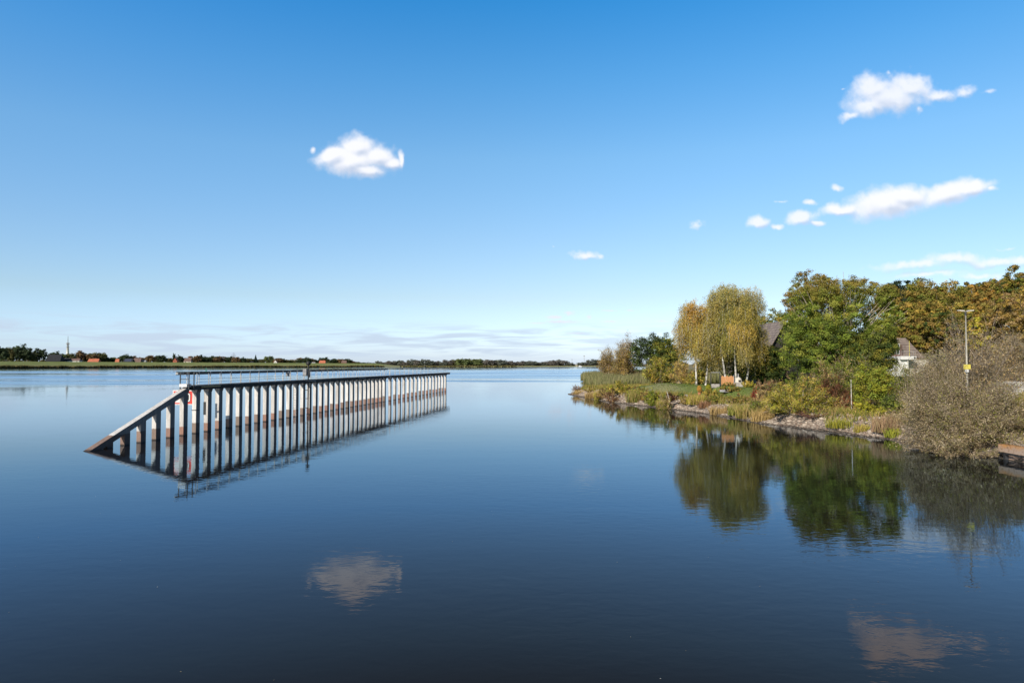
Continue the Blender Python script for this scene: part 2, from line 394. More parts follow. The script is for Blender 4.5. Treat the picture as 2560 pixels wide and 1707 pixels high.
def clouds():
    VV, FF, CC, AA = [], [], [], []; base = 0
    for blobs, amax, ns, wisp, lit in GROUPS:
        x0 = min(b[0]-b[2]*1.9-20 for b in blobs); x1 = max(b[0]+b[2]*1.9+20 for b in blobs)
        y0 = min(b[1]-b[3]*2.2-16 for b in blobs); y1 = max(b[1]+b[3]*2.2+16 for b in blobs)
        st = 1.6
        gx_, gy_ = np.meshgrid(np.arange(x0, x1, st), np.arange(y0, y1, st))
        yy = gy_*(1.0 if lit > .5 else 2.4)
        wx = fbm(gx_/ns/1.6, yy/ns/1.6, 6, .55)*ns*(1.25 if lit > .5 else 4.5)*wisp; wy = fbm(gx_/ns/1.6+50, yy/ns/1.6+31, 6, .55)*ns*1.1*wisp*(1 if lit > .5 else .4)
        qx, qy = gx_+wx, gy_+wy
        f = cloud_field(qx, qy, blobs)
        f = f+fbm(gx_/ns*1.5+9, yy/ns*1.5, 6, .5)*.6*wisp+(.16 if lit > .5 else .10)
        al = np.clip((f+.06)/(.78 if wisp < .9 else .95), 0, 1); al = al*al*(3-2*al)
        al = amax*al
        f0 = cloud_field(gx_+wx*.6, gy_+wy*.6, blobs); up = cloud_field(gx_+wx*.6-10, gy_+wy*.6-15, blobs)
        sh = np.clip(.66+(f0-up)*1.0*lit+fbm(gx_/ns*1.1, yy/ns*1.1+5, 4, .45)*.4, 0, 1); sh = sh*sh*(3-2*sh)
        sh = np.clip(sh, .0, 1)
        sh = sh[..., None]
        lo = np.array([.60, .68, .84]) if lit > .5 else np.array([.62, .68, .84]); hi = np.array([1.02, 1.02, 1.06]) if lit > .5 else np.array([.88, .89, .95])
        c = lo*(1-sh)+hi*sh
        ny_, nx_ = gx_.shape
        u = (gx_-1280)/F; v = (853.5-gy_)/F; c_, s_ = math.cos(PITCH), math.sin(PITCH)
        d = unit(np.stack([u, c_-v*s_, s_+v*c_], -1))*45000+np.array([0, 0, H])
        ix = np.arange(nx_*ny_).reshape(ny_, nx_)
        fc_ = np.stack([ix[:-1, :-1], ix[:-1, 1:], ix[1:, 1:], ix[1:, :-1]], -1).reshape(-1, 4)
        fc_ = fc_[(al.ravel()[fc_] > .012).any(1)]
        VV.append(d.reshape(-1, 3)); FF.append(fc_+base); CC.append(c.reshape(-1, 3)); AA.append(al.ravel()); base += nx_*ny_
    V, Fc, C, A = map(np.concatenate, (VV, FF, CC, AA))
    used = np.unique(Fc); mp = np.zeros(len(V), int); mp[used] = np.arange(len(used)); Fc = mp[Fc]; V, C, A = V[used], C[used], A[used]
    m, nt = new_mat('cloud'); g = NT(nt)
    at = g.n('ShaderNodeAttribute', attribute_name='col')
    e = g.n('ShaderNodeEmission'); g.l(at.outputs['Color'], e.inputs[0])
    aa = g.n('ShaderNodeAttribute', attribute_name='cover').outputs['Fac']
    mx = g.n('ShaderNodeMixShader'); g.l(aa, mx.inputs[0]); g.l(g.n('ShaderNodeBsdfTransparent').outputs[0], mx.inputs[1]); g.l(e.outputs[0], mx.inputs[2])
    g.l(mx.outputs[0], g.n('ShaderNodeOutputMaterial').inputs[0])
    m.cycles.emission_sampling = 'NONE'
    me = np_mesh('sky', V, Fc, m, C=C, smooth=True)
    at_ = me.attributes.new('cover', 'FLOAT', 'POINT'); at_.data.foreach_set('value', A.astype(np.float32))
    tag(link('sky', me), kind='structure')
clouds()
sd = bpy.data.lights.new('sun', 'SUN'); sd.energy = 5.0; sd.angle = R(.53); sd.color = (1, .91, .78)
so = bpy.data.objects.new('sun', sd); col.objects.link(so)
sdir = Vector((-math.sin(SUN_AZ)*math.cos(SUN_EL), -math.cos(SUN_AZ)*math.cos(SUN_EL), math.sin(SUN_EL)))
so.rotation_euler = sdir.to_track_quat('Z', 'Y').to_euler(); so.location = (-200, -300, 250)

# ------------------------------------------------------------------ near bank terrain
SHORE = [(31.2,-60),(31.2,44.0),(29.9,44.9),(30.5,48.8),(30.4,53.9),(28.7,60.6),(25.7,69.7),(24.5,80),(21.2,93.4),(17.2,104.5),
         (14.6,116.4),(12.6,130),(11.75,140.3),(14,144),(18,148),(21,153),(22.2,178),(21,191),(24.5,230),(32,320),(46,420),(90,600),(200,900),(900,1500),(2500,1500),(2500,-60)]
SH = np.array(SHORE)
def sdist(x, y):
    """signed distance to the shoreline, positive on land"""
    x = np.asarray(x, float); y = np.asarray(y, float)
    best = np.full(x.shape, 1e9); ins = np.zeros(x.shape, bool)
    n = len(SH)
    for i in range(n):
        ax, ay = SH[i]; bx, by = SH[(i+1) % n]
        dx, dy = bx-ax, by-ay
        t = np.clip(((x-ax)*dx+(y-ay)*dy)/(dx*dx+dy*dy+1e-9), 0, 1)
        best = np.minimum(best, np.hypot(x-ax-t*dx, y-ay-t*dy))
        cond = ((ay > y) != (by > y))
        xi = ax + (y-ay)*dx/(dy if abs(dy) > 1e-9 else 1e-9)
        ins ^= cond & (x < xi)
    return np.where(ins, best, -best)
def sm(v, a, b):
    t = np.clip((v-a)/(b-a), 0, 1); return t*t*(3-2*t)
def hgt(x, y):
    x = np.asarray(x, float); y = np.asarray(y, float)
    d = sdist(x, y)
    d = d + .35*np.sin(x*1.3+y*.9)*np.sin(y*.55) * sm(y, 44, 48)
    low = sm(y, 148, 175)                         # reed flat beyond the spit
    z = np.where(d < 0, d*.5, 0)
    top = 1.35*(1-low) + .35*low
    z = z + top*sm(d, -.2, 3.4)*(d > -.2)
    z = z + 1.9*sm(d, 5, 17)*sm(-y, -78, -58)*sm(y, 38, 46)      # road embankment near the quay
    z = z + 0.9*sm(d, 2, 6)*(1-sm(y, 40, 46))
    z = z + 1.6*sm(d, 3.6, 8.0)*sm(y, 82, 90)*sm(-y, -128, -108)
    hill = sm(x - .18*(y-100), 62, 130)*sm(y, 70, 125)
    z = z + 15*hill
    z = z + 1.2*sm(d, 8, 30)*sm(x, 38, 60)
    z = z + .12*np.sin(x*.7)*np.cos(y*.6)*(d > 3)
    return z
def grd(x, y): return float(hgt(np.array([x]), np.array([y]))[0])

def terrain_mat():
    m, nt = new_mat('bank_ground'); g = NT(nt)
    geo = g.n('ShaderNodeNewGeometry').outputs['Position']
    sp = g.n('ShaderNodeSeparateXYZ'); g.l(geo, sp.inputs[0])
    nz = g.noise(geo, .35, 6, .6); nf = g.noise(geo, 3.5, 5, .6)
    dry = g.mix(g.rng(nf, .35, .65), (.13, .11, .05), (.28, .22, .11))
    grn = g.mix(g.rng(nf, .35, .65), (.09, .13, .025), (.16, .20, .045))
    def win(s_, a, b, w): return g.m('MULTIPLY', g.rng(s_, a-w, a+w), g.rng(s_, b-w, b+w, 1, 0))
    xe = g.m('ADD', sp.outputs[0], g.m('MULTIPLY', g.m('SUBTRACT', nz, .5), 5)); ye = sp.outputs[1]
    lawn = g.m('MULTIPLY', win(ye, 86, 126, 2), win(xe, 21.0, 70, 1.5))
    path = g.m('MULTIPLY', win(ye, 98, 112, 2), win(xe, 19, 25, 1.0))
    c = g.mix(lawn, dry, grn)
    c = g.mix(g.m('MULTIPLY', path, .45), c, (.30, .25, .15))
    c = g.mix(g.rng(nz, .5, .62, 0, .6), c, (.10, .11, .03))
    stone = g.rng(sp.outputs[2], 1.05, 1.3, 1, 0)
    c = g.mix(stone, c, g.mix(g.rng(nf, .3, .7), (.12, .10, .085), (.30, .26, .22)))
    c = g.mix(g.rng(sp.outputs[2], .02, .10, 1, 0), c, (.035, .03, .022))
    p = g.n('ShaderNodeBsdfPrincipled'); g.l(c, p.inputs['Base Color']); p.inputs['Roughness'].default_value = .95
    b = g.n('ShaderNodeBump'); b.inputs['Strength'].default_value = .6; b.inputs['Distance'].default_value = .08
    g.l(nf, b.inputs['Height']); g.l(b.outputs[0], p.inputs['Normal'])
    g.l(p.outputs[0], g.n('ShaderNodeOutputMaterial').inputs[0]); return m
xs = np.concatenate([np.arange(9, 60, .55), np.arange(60, 140, 2.5), np.arange(140, 400, 12), [500, 800, 1500, 2400]])
ys = np.concatenate([np.arange(-50, 40, 5), np.arange(40, 150, .6), np.arange(150, 340, 2.5), np.arange(340, 620, 14), [700, 850, 1100, 1490]])
xs[np.argmin(abs(xs-31.2))] = 31.35
gx, gy = np.meshgrid(xs, ys)
gz = hgt(gx, gy)
nx, ny = len(xs), len(ys)
idx = np.arange(nx*ny).reshape(ny, nx)
fc = np.stack([idx[:-1, :-1], idx[:-1, 1:], idx[1:, 1:], idx[1:, :-1]], -1).reshape(-1, 4)
gz2 = gz.ravel()
keep = (gz2[fc] > -1.6).any(1)
me = np_mesh('ground', np.stack([gx.ravel(), gy.ravel(), gz2], -1), fc[keep], terrain_mat(), smooth=True)
tag(link('ground', me), kind='structure')

# ------------------------------------------------------------------ leaf / twig builders (numpy)
def rnd_dir(n): return unit(rng.normal(size=(n, 3)))
def cols(n, pal, var=.18):
    pal = np.asarray(pal, float)
    c = pal[rng.integers(0, len(pal), n)]
    return np.clip(c*(1+rng.normal(0, var, (n, 1))), .004, .95)
def leaf_mesh(name, P, N, S, C, mat=None, asp=.62, up=0.0):
    n = len(P)
    S = np.broadcast_to(np.asarray(S, float), (n,))[:, None]
    S = S*rng.uniform(.7, 1.3, (n, 1))
    r = rnd_dir(n)
    if up: r = unit(r*(1-up) + np.array([0, 0, 1.])*up)
    N = unit(N)
    t = unit(r - N*(r*N).sum(1, keepdims=True)); b = np.cross(N, t)
    a = t*S*.5; c = b*S*.5*asp
    V = np.stack([P-a, P+c-a*.1, P+a, P-c-a*.1], 1).reshape(-1, 3)
    return np_mesh(name, V, np.arange(4*n).reshape(-1, 4), mat or M['leaf'], C=np.repeat(C, 4, 0))
def tubes_mesh(name, paths, mat, n=5):
    """paths: list of (pts Kx3, radii K)"""
    V = []; Fc = []; base = 0
    for pts, rr in paths:
        pts = np.asarray(pts, float); k = len(pts)
        t = unit(np.gradient(pts, axis=0))
        ref = np.where(np.abs(t[:, 2:3]) < .9, np.array([[0, 0, 1.]]), np.array([[1., 0, 0]]))
        a = unit(np.cross(t, ref)); b = np.cross(t, a)
        an = np.arange(n)*2*math.pi/n
        ring = pts[:, None, :] + (a[:, None]*np.cos(an)[None, :, None] + b[:, None]*np.sin(an)[None, :, None])*np.asarray(rr)[:, None, None]
        V.append(ring.reshape(-1, 3))
        i = np.arange(k-1)[:, None]*n; j = np.arange(n)[None]; j2 = (j+1) % n
        Fc.append((np.stack([i+j, i+j2, i+n+j2, i+n+j], -1)+base).reshape(-1, 4)); base += k*n
    return np_mesh(name, np.concatenate(V), np.concatenate(Fc), mat, smooth=True)
def curve(a, b, sag, k=6):
    a = np.asarray(a, float); b = np.asarray(b, float)
    t = np.linspace(0, 1, k)[:, None]; m = (a+b)/2+np.asarray(sag, float)
    return (1-t)**2*a + 2*t*(1-t)*m + t*t*b

def make_lobes(w, dpt, z0, z1, n, rr=(.2, .34), flat=1.0, top_bias=.5, jit=.09):
    """sub-lobes on the shell of an egg-shaped crown"""
    L = []; cz = (z0+z1)/2; hz = (z1-z0)/2
    L.append((0, 0, cz, w*.30, dpt*.30, hz*.62))
    for i in range(n):
        ph = i*2.39996+rng.uniform(-.3, .3); u = -0.85 + 1.75*((i+.5)/n) + rng.uniform(-.08, .08); u = max(-.95, min(.97, u))
        q = math.sqrt(max(0, 1-u*u))**.8
        r = rng.uniform(*rr)
        k = (1-r*.95)*rng.uniform(1-jit*1.6, 1+jit)
        L.append((math.cos(ph)*q*w/2*k, math.sin(ph)*q*dpt/2*k, cz+u*hz*k, w/2*r*1.25, dpt/2*r*1.25, hz*r*1.1*flat))
    return L
def crown_from_lobes(L, nleaf, size, pal, sub=14, tight=.22, inner=.12, palvar=.2, top_pal=None, top_z=None, side_pal=None):
    L = np.array(L); A = (L[:, 3]*L[:, 4]+L[:, 3]*L[:, 5]+L[:, 4]*L[:, 5]); A = A/A.sum()
    P = []; N = []; C = []
    pal = np.asarray(pal, float)
    for i, (cx, cy, cz, rx, ry, rz) in enumerate(L):
        n = max(10, int(nleaf*A[i])); ns = max(5, int(sub*(.6+.8*rng.random())))
        sd_ = rnd_dir(ns); sd_[:, 2] = np.where(rng.random(ns) < .35, np.abs(sd_[:, 2]), sd_[:, 2])
        rad = np.array([rx, ry, rz])
        sc = sd_*rad*rng.uniform(.72, 1.05, (ns, 1))
        k = rng.integers(0, ns, n)
        rn = rng.normal(size=(n, 3))*rad.mean()*tight
        rn[:, 2] *= .7
        p = sc[k]+rn
        ii = rng.random(n) < inner; p[ii] *= rng.uniform(.2, .8, (ii.sum(), 1))
        nn = unit(p/rad)*.9 + rnd_dir(n)*.75 + unit(rn)*.45 + np.array([0, 0, .25])
        cc = pal[rng.integers(0, len(pal), ns)]*(1+rng.normal(0, .12, (ns, 1)))
        c = cc[k]*(1+rng.normal(0, palvar, (n, 1)))
        if top_pal is not None:
            zz = cz+p[:, 2]; f = np.clip((zz-top_z[0])/(top_z[1]-top_z[0])+rng.normal(0, .15, n), 0, 1)[:, None]
            c = c*(1-f)+cols(n, top_pal)*f
        P.append(p+np.array([cx, cy, cz])); N.append(nn); C.append(np.clip(c, .004, .9))
    return np.concatenate(P), np.concatenate(N), np.concatenate(C)

def tree(name, label, cat, x, y, w, ztop, zcrown, pal, nleaf=20000, leaf=.28, nl=16, trunk_r=.25, bark='bark', dpt=None,
         group=None, nlimb=10, top_pal=None, asp=.62, sub=18, tight=.16, lean=0, inner=.12, limb_out=.8, rr=(.2, .34)):
    z = grd(x, y); o = empty(name, (x, y, z)); tag(o, label, cat, group)
    h = ztop-z; c0 = zcrown-z
    L = make_lobes(w, dpt or w*.9, c0, h, nl, rr)
    L = [(a+lean*(c/h), b, c, d, e, f) for a, b, c, d, e, f in L]
    P, N, C = crown_from_lobes(L, nleaf, leaf, pal, sub, tight, inner, top_pal=top_pal, top_z=(h*.72, h*.98))
    link('crown', leaf_mesh(name+'_crown', P, N, leaf, C, asp=asp), o)
    paths = []
    fork = c0 + (h-c0)*.12
    top = c0+(h-c0)*.8
    tr = curve((0, 0, -.3), (lean*.7, 0, top), (rng.uniform(-.3, .3), 0, 0), 8)
    paths.append((tr, np.linspace(trunk_r, trunk_r*.15, 8)))
    idxs = rng.permutation(len(L))[:nlimb]
    for i in idxs:
        tgt = np.array(L[i][:3])*np.array([limb_out/.8]*2+[1]);
        t0 = rng.uniform(.15, .6); s = tr[int(t0*7)]
        s = s.copy(); s[2] = max(min(s[2], tgt[2]-1), fork*.7)
        rr_ = trunk_r*rng.uniform(.3, .5)
        paths.append((curve(s, tgt, (0, 0, -.12*(h-c0)*.5), 6), np.linspace(rr_, rr_*.15, 6)))
        for q in range(3):
            e = tgt+rng.normal(size=3)*np.array(L[i][3:6])*.7
            m_ = (s+tgt)/2+rng.normal(size=3)*.2
            paths.append((curve(m_, e, (0, 0, .2), 4), np.linspace(rr_*.4, .02, 4)))
    link('trunk', tubes_mesh(name+'_trunk', paths, M[bark], 6), o)
    return o

def shrub(name, label, cat, x, y, w, h, pal, nstem=26, ntwig=14, nleaf=8000, leaf=.10, twig='twig', group=None, dpt=None,
          tr=.022, dome=.8, base_r=.25, asp=.5, up=0.15, z0=None, lowfill=.2, leafspread=.10):
    """many stems arching outward from the ground with twigs and small leaves along them"""
    z = grd(x, y) if z0 is None else z0
    o = empty(name, (x, y, z)); tag(o, label, cat, group)
    d = dpt or w
    paths = []; TP = []; TD = []; lob = rng.uniform(0, 6.28, 3)
    for i in range(nstem):
        ph = rng.uniform(0, 2*math.pi); u = rng.uniform(0, 1)**.6
        b = np.array([math.cos(ph)*w/2*base_r*u, math.sin(ph)*d/2*base_r*u, -.2])
        el = rng.uniform(lowfill, 1)
        q = math.sqrt(max(0, 1-(el**2)))
        e = np.array([math.cos(ph)*w/2*q, math.sin(ph)*d/2*q, h*el**.8])*rng.uniform(.82, 1.05)
        k_ = 1+.16*math.sin(3*ph+lob[0])+.10*math.sin(5*ph+lob[1]); e = e*np.array([k_, k_, 1+.12*math.sin(2*ph+lob[2])])
        e[2] = max(e[2], .25)
        c = curve(b, e, (0, 0, h*.16*dome), 7)
        r0 = tr*rng.uniform(1.2, 2.6)
        paths.append((c, np.linspace(r0, tr*.35, 7)))
        for k in range(ntwig):
            t = rng.uniform(.22, 1.0); j = min(5, int(t*6)); s = c[j]+(c[j+1]-c[j])*(t*6-j if t < 1 else 1)
            dirn = unit(unit(c[j+1]-c[j])*.8+rng.normal(size=3)*.55+np.array([0, 0, up]))
            ln = h*rng.uniform(.08, .24)
            e2 = s+dirn*ln
            paths.append((np.stack([s, (s+e2)/2+rng.normal(size=3)*ln*.06, e2]), np.array([tr*.5, tr*.38, tr*.2])))
            TP.append(s); TD.append(e2-s)
    link('branches', tubes_mesh(name+'_branches', paths, M[twig], 3), o)
    if nleaf:
        TP = np.array(TP); TD = np.array(TD)
        k = rng.integers(0, len(TP), nleaf)
        P = TP[k]+TD[k]*rng.uniform(.1, 1.08, (nleaf, 1))+rng.normal(size=(nleaf, 3))*h*leafspread*.3
        P[:, 2] = np.maximum(P[:, 2], .05)
        pa = np.asarray(pal, float); kc = pa[rng.integers(0, len(pa), len(TP))]
        C = np.clip(kc[k]*np.clip(1+rng.normal(0, .3, (len(TP), 1)), .4, 1.8)[k]*(1+rng.normal(0, .2, (nleaf, 1))), .004, .9)
        N = unit(P*np.array([1, 1, .8]))*.7+rnd_dir(nleaf)+np.array([0, 0, .3])
        link('foliage', leaf_mesh(name+'_foliage', P, N, leaf, C, asp=asp), o)
    return o

def weeping(name, label, x, y, w, ztop, zlow, pal, nstr=1300, per=26, leaf=.2, trunk_r=.24, trunks=1, dpt=None, bare=0.0, strand=(1.5, 5.0)):
    z = grd(x, y); o = empty(name, (x, y, z)); tag(o, label, 'birch', 'weeping birches by the garden')
    h = ztop-z; c0 = zlow-z; d = dpt or w*.85
    L = make_lobes(w, d, c0+(h-c0)*.10, h, 34, (.13, .34), jit=.16)
    L = L[:1]+[q for q in L[1:] if rng.random() < .9]
    P = []; C = []; paths = []
    Ln = np.array(L); A = Ln[:, 3]*Ln[:, 4]*Ln[:, 5]; A = A**.7; A /= A.sum()
    k = rng.choice(len(L), nstr, p=A)
    pal = np.asarray(pal, float)
    lobecol = pal[rng.integers(0, len(pal), len(L))]
    for i in range(nstr):
        l = Ln[k[i]]; dr = rng.normal(size=3); dr /= np.linalg.norm(dr); dr[2] = dr[2]*.5+.5
        s = l[:3]+dr*l[3:6]*rng.uniform(.5, 1.25)
        ln = rng.uniform(*strand)*(.6 if s[2] > h*.85 else 1)
        ln = min(ln, max(.8, s[2]-c0*rng.uniform(.35, 1.1)))
        out = unit(s*np.array([1, 1, 0]))*rng.uniform(.0, .5)
        t = rng.uniform(0, 1, per)[:, None]
        p = s + out*np.sqrt(t)*1.2 - np.array([0, 0, 1])*ln*t**1.15 + rng.normal(size=(per, 3))*np.array([.16, .16, .12])
        cc = (lobecol[k[i]]*.6+pal[rng.integers(0, len(pal))]*.4)*(1+rng.normal(0, .14))
        P.append(p); C.append(np.clip(cc*(1+rng.normal(0, .2, (per, 1))), .005, .9))
        if i % 5 == 0:
            tt = np.linspace(0, 1, 5)[:, None]
            paths.append((s+out*np.sqrt(tt)*1.2-np.array([0, 0, 1])*ln*tt**1.15, np.linspace(.018, .008, 5)))
    P = np.concatenate(P); C = np.concatenate(C)
    fp, fn_, fc2 = crown_from_lobes(L, int(len(P)*.28), leaf, pal, 22, .2, .1)
    fp[:, 2] -= rng.uniform(0, 1.6, len(fp))*rng.random(len(fp))
    kk = fp[:, 2] > c0
    P = np.concatenate([P, fp[kk]]); C = np.concatenate([C, fc2[kk]])
    N = unit(P*np.array([1, 1, 0])+np.array([0, 0, .3]))*.9+rnd_dir(len(P))*.8
    link('crown', leaf_mesh(name+'_crown', P, N, leaf, C, asp=.5, up=.6), o)
    for t_ in range(trunks):
        bx = (t_-(trunks-1)/2)*1.3; tx = (t_-(trunks-1)/2)*w*.28+rng.uniform(-.5, .5)
        tr = curve((bx, 0, -.3), (tx, 0, c0+(h-c0)*.86), (tx*.25+.2, 0, 0), 9)
        paths.append((tr, np.linspace(trunk_r, trunk_r*.15, 9)))
        for i in rng.permutation(len(L))[:11]:
            tg = Ln[i][:3]; j = rng.integers(3, 7); s = tr[j]
            if tg[2] < s[2]: continue
            paths.append((curve(s, tg, (0, 0, .8), 6), np.linspace(trunk_r*.4, .03, 6)))
    link('trunk', tubes_mesh(name+'_trunk', paths, M['birch_bark'], 5), o)
    return o

def blades(name, P, hh, ww, C, lean=.25, mat='blade', tipc=None):
    n = len(P); ph = rng.uniform(0, 2*math.pi, n)
    a = np.stack([np.cos(ph), np.sin(ph), np.zeros(n)], 1)*ww[:, None]*.5
    ld = rng.normal(size=(n, 2))*lean; ld[:, 0] += .06
    m_ = P+np.stack([ld[:, 0]*.35*hh, ld[:, 1]*.35*hh, hh*.55], 1)
    t = P+np.stack([ld[:, 0]*hh, ld[:, 1]*hh, hh*.97], 1)
    V = np.stack([P-a, P+a, m_+a*.8, t+a*.12, t-a*.12, m_-a*.8], 1).reshape(-1, 3)
    i = np.arange(n)[:, None]*6
    Fc = np.concatenate([i+np.array([[0, 1, 2, 5]]), i+np.array([[5, 2, 3, 4]])], 0)
    CC = np.repeat(C, 6, 0).reshape(n, 6, 3)
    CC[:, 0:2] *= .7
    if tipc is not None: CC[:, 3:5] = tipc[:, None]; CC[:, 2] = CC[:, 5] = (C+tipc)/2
    return np_mesh(name, V, Fc, M[mat], C=CC.reshape(-1, 3))

# ------------------------------------------------------------------ palettes (linear albedo)
G_DARK = [(0.066,0.105,0.033),(0.094,0.132,0.043),(0.122,0.150,0.045)]
G_MID = [(0.207,0.274,0.045),(0.276,0.340,0.063),(0.166,0.219,0.043),(0.361,0.374,0.074)]
G_OLIVE = [(0.251,0.255,0.050),(0.335,0.296,0.058),(0.188,0.216,0.050)]
G_YEL = [(0.421,0.412,0.049),(0.527,0.463,0.064),(0.316,0.330,0.042)]
GOLD = [(0.609,0.435,0.101),(0.525,0.416,0.101),(0.420,0.356,0.092),(0.714,0.494,0.118)]
ORANGE = [(0.683,0.367,0.077),(0.747,0.428,0.104),(0.585,0.367,0.104)]
RUSTY = [(.38,.25,.07),(.44,.31,.085),(.32,.22,.07),(.26,.21,.06),(.32,.27,.08)]
_OLD = [(0.502,0.246,0.058),(0.586,0.305,0.068),(0.398,0.236,0.058),(0.313,0.236,0.050)]
TAN = [(0.540,0.365,0.175),(0.439,0.318,0.149),(0.371,0.255,0.121)]
GREYLEAF = [(.44,.34,.21),(.33,.26,.14),(.54,.44,.30),(.20,.145,.08),(.30,.27,.11)]
STRAW = [(0.531,0.369,0.152),(0.430,0.309,0.121),(0.607,0.441,0.202)]
REDB = [(0.276,0.099,0.052),(0.211,0.107,0.059),(0.162,0.107,0.052)]

# ------------------------------------------------------------------ guide wall
W0 = Vector((-28.02, 58.5, 0)); WE = Vector((X(1118, 156.3)+.05, 156.3, 0))
dv = (WE-W0); WLEN = dv.length; dv.normalize()
wr = empty('guide_wall', W0, math.atan2(dv.y, dv.x)-math.pi/2)
tag(wr, 'long white concrete guide wall on piles with sloping end, standing in the water', 'guide wall')
# local frame: +y along the wall (away), +x to the right
def up_part(o): o.parent = wr; return o
PW, PD = .38, .60
pier_mesh = {}
def pier(t, ztop, key):
    if key not in pier_mesh:
        mb = MB(); a, b = PW/2, PD/2
        mb.box(-a, a, -b, b, -2, ztop-.30)
        mb.hexa([(-a,-b,ztop-.298),(a,-b,ztop-.298),(a,b,ztop-.298),(-a,b,ztop-.298),(-a-.12,-b,ztop),(a+.12,-b,ztop),(a+.12,b,ztop),(-a-.12,b,ztop)])
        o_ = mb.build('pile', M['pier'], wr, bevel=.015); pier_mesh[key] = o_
        o_.location = (0, t, 0); return o_
    s = pier_mesh[key]; o_ = s.copy(); col.objects.link(o_); o_.parent = wr; o_.location = (0, t, 0); return o_
ts = [-.05+1.785*k for k in range(31)]
ts2 = [56.5+2.68*k for k in range(16)]
DZ0, DZ1 = 3.80, 4.22
for t in ts+ts2: pier(t, DZ0+.01, 'full')
# sloping end beam over short piles
RL = 11.1; zt = DZ0+.22
for k in range(1, 6):
    t = -.05-1.785*k
    zz = zt*(RL+t)/RL
    a, b = PW/2, PD/2; s_ = zt/RL
    mb = MB(); zl = zz-.30
    mb.hexa([(-a,-b,-2),(a,-b,-2),(a,b,-2),(-a,b,-2),(-a,-b,zl-b*s_-.1),(a,-b,zl-b*s_-.1),(a,b,zl+b*s_-.1),(-a,b,zl+b*s_-.1)])
    o_ = mb.build('pile', M['pier'], wr, bevel=.015); o_.location = (0, t, 0)
mb = MB(); a = .25
mb.hexa([(-a,-RL-1.2,-.43-.45),(a,-RL-1.2,-.43-.45),(a,0.30,zt-.42),(-a,0.30,zt-.42),(-a,-RL-1.2,-.43),(a,-RL-1.2,-.43),(a,.30,zt+.1),(-a,.30,zt+.1)])
mb.build('end_beam', M['pier'], wr, bevel=.02)
# deck
TE1 = 54.6
def deckseg(t0, t1):
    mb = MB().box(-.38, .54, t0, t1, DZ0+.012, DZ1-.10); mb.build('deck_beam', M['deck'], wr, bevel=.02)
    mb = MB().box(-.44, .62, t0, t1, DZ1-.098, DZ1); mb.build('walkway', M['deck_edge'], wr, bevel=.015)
deckseg(.32, TE1); deckseg(TE1+.02, WLEN+.25)
MB().box(-.26, .45, -.35, .30, DZ1-.12, DZ1+.14).build('end_block', M['white_paint'], wr, bevel=.02)
MB().box(.545, .60, TE1-.6, TE1+1.0, DZ1-.30, DZ1-.16).build('joint_plate', M['deck_top'], wr)
for t in (1.5, 22.5, 40.0): MB().box(.625, .645, t, t+3.0, DZ0+.22, DZ0+.30).build('edge_plate', M['pipe_yellow'] if t < 2 else M['deck_top'], wr)
# railing on the right edge of the walkway, built per section
def railing(t0, t1, sp_, x):
    rl = empty('railing', (0, 0, 0)); rl.parent = wr
    for z in (.98, .52, .27):
        MB().tube([(x, t0, DZ1+z), (x, t1, DZ1+z)], .020 if z > .9 else .012, 6).build('rail', M['galv'] if z > .9 else M['dark_steel'], rl)
    n = int((t1-t0)/sp_)
    first = None
    for i in range(n+1):
        if first is None:
            first = MB().box(-.022, .022, -.022, .022, DZ1, DZ1+1.02).build('post', M['galv'], rl)
            first.location = (x, t0, 0); continue
        c = first.copy(); col.objects.link(c); c.parent = rl; c.location = (x, t0+i*(t1-t0)/n, 0)
railing(.9, TE1-.1, 1.785, .56)
railing(TE1+.2, WLEN+.1, 2.68, .56)
railing(TE1+.25, WLEN+.12, 2.68, -.38)
# end cage
rl = empty('end_guard', (0, 0, 0)); rl.parent = wr
for (x_, y_) in ((-.20, -.30), (.60, -.30), (.60, .42)):
    MB().box(x_-.035, x_+.035, y_-.035, y_+.035, DZ1-.3, DZ1+1.15).build('post', M['dark_steel'], rl)
for z in (1.0, .55, .04):
    MB().tube([(-.20, -.30, DZ1+z), (.60, -.30, DZ1+z)], .03, 6).build('rail', M['dark_steel'], rl)
# timber fender board running outside the railing
fb = MB().box(-.52, -.40, -.42, 56.5, DZ1+.90, DZ1+1.16).build('fender_board', M['tray'], wr, bevel=.01)
MB().box(-.55, -.30, -.46, .35, DZ1+1.0, DZ1+1.06).build('board_end', M['white_paint'], wr)
br = None
for i in range(31):
    t = .9+i*1.785
    if br is None:
        br = MB().box(-.398, -.33, -.04, .04, DZ1+.86, DZ1+1.12).box(-.398, -.34, -.02, .02, DZ1+.0, DZ1+.86).build('bracket', M['galv'], wr)
        br.location = (0, t, 0)
    else:
        c = br.copy(); col.objects.link(c); c.parent = wr; c.location = (0, t, 0)
# dark rubber fender on the third pile
MB().box(-.235, .06, 3.27, 3.262, 1.5, 2.65).box(-.235, .0, 3.20, 3.262, 1.5, 2.65).build('fender_pad', M['black'], wr)
MB().box(-.24, .24, 1.4, 1.43, 2.0, 2.06).box(.19, .24, 1.2, 1.9, 2.0, 2.06).build('pile_clamp', M['dark_steel'], wr)

def on_wall(x, t, z=0):
    return wr.matrix_basis @ Vector((x, t, z))
WR = wr.rotation_euler.z
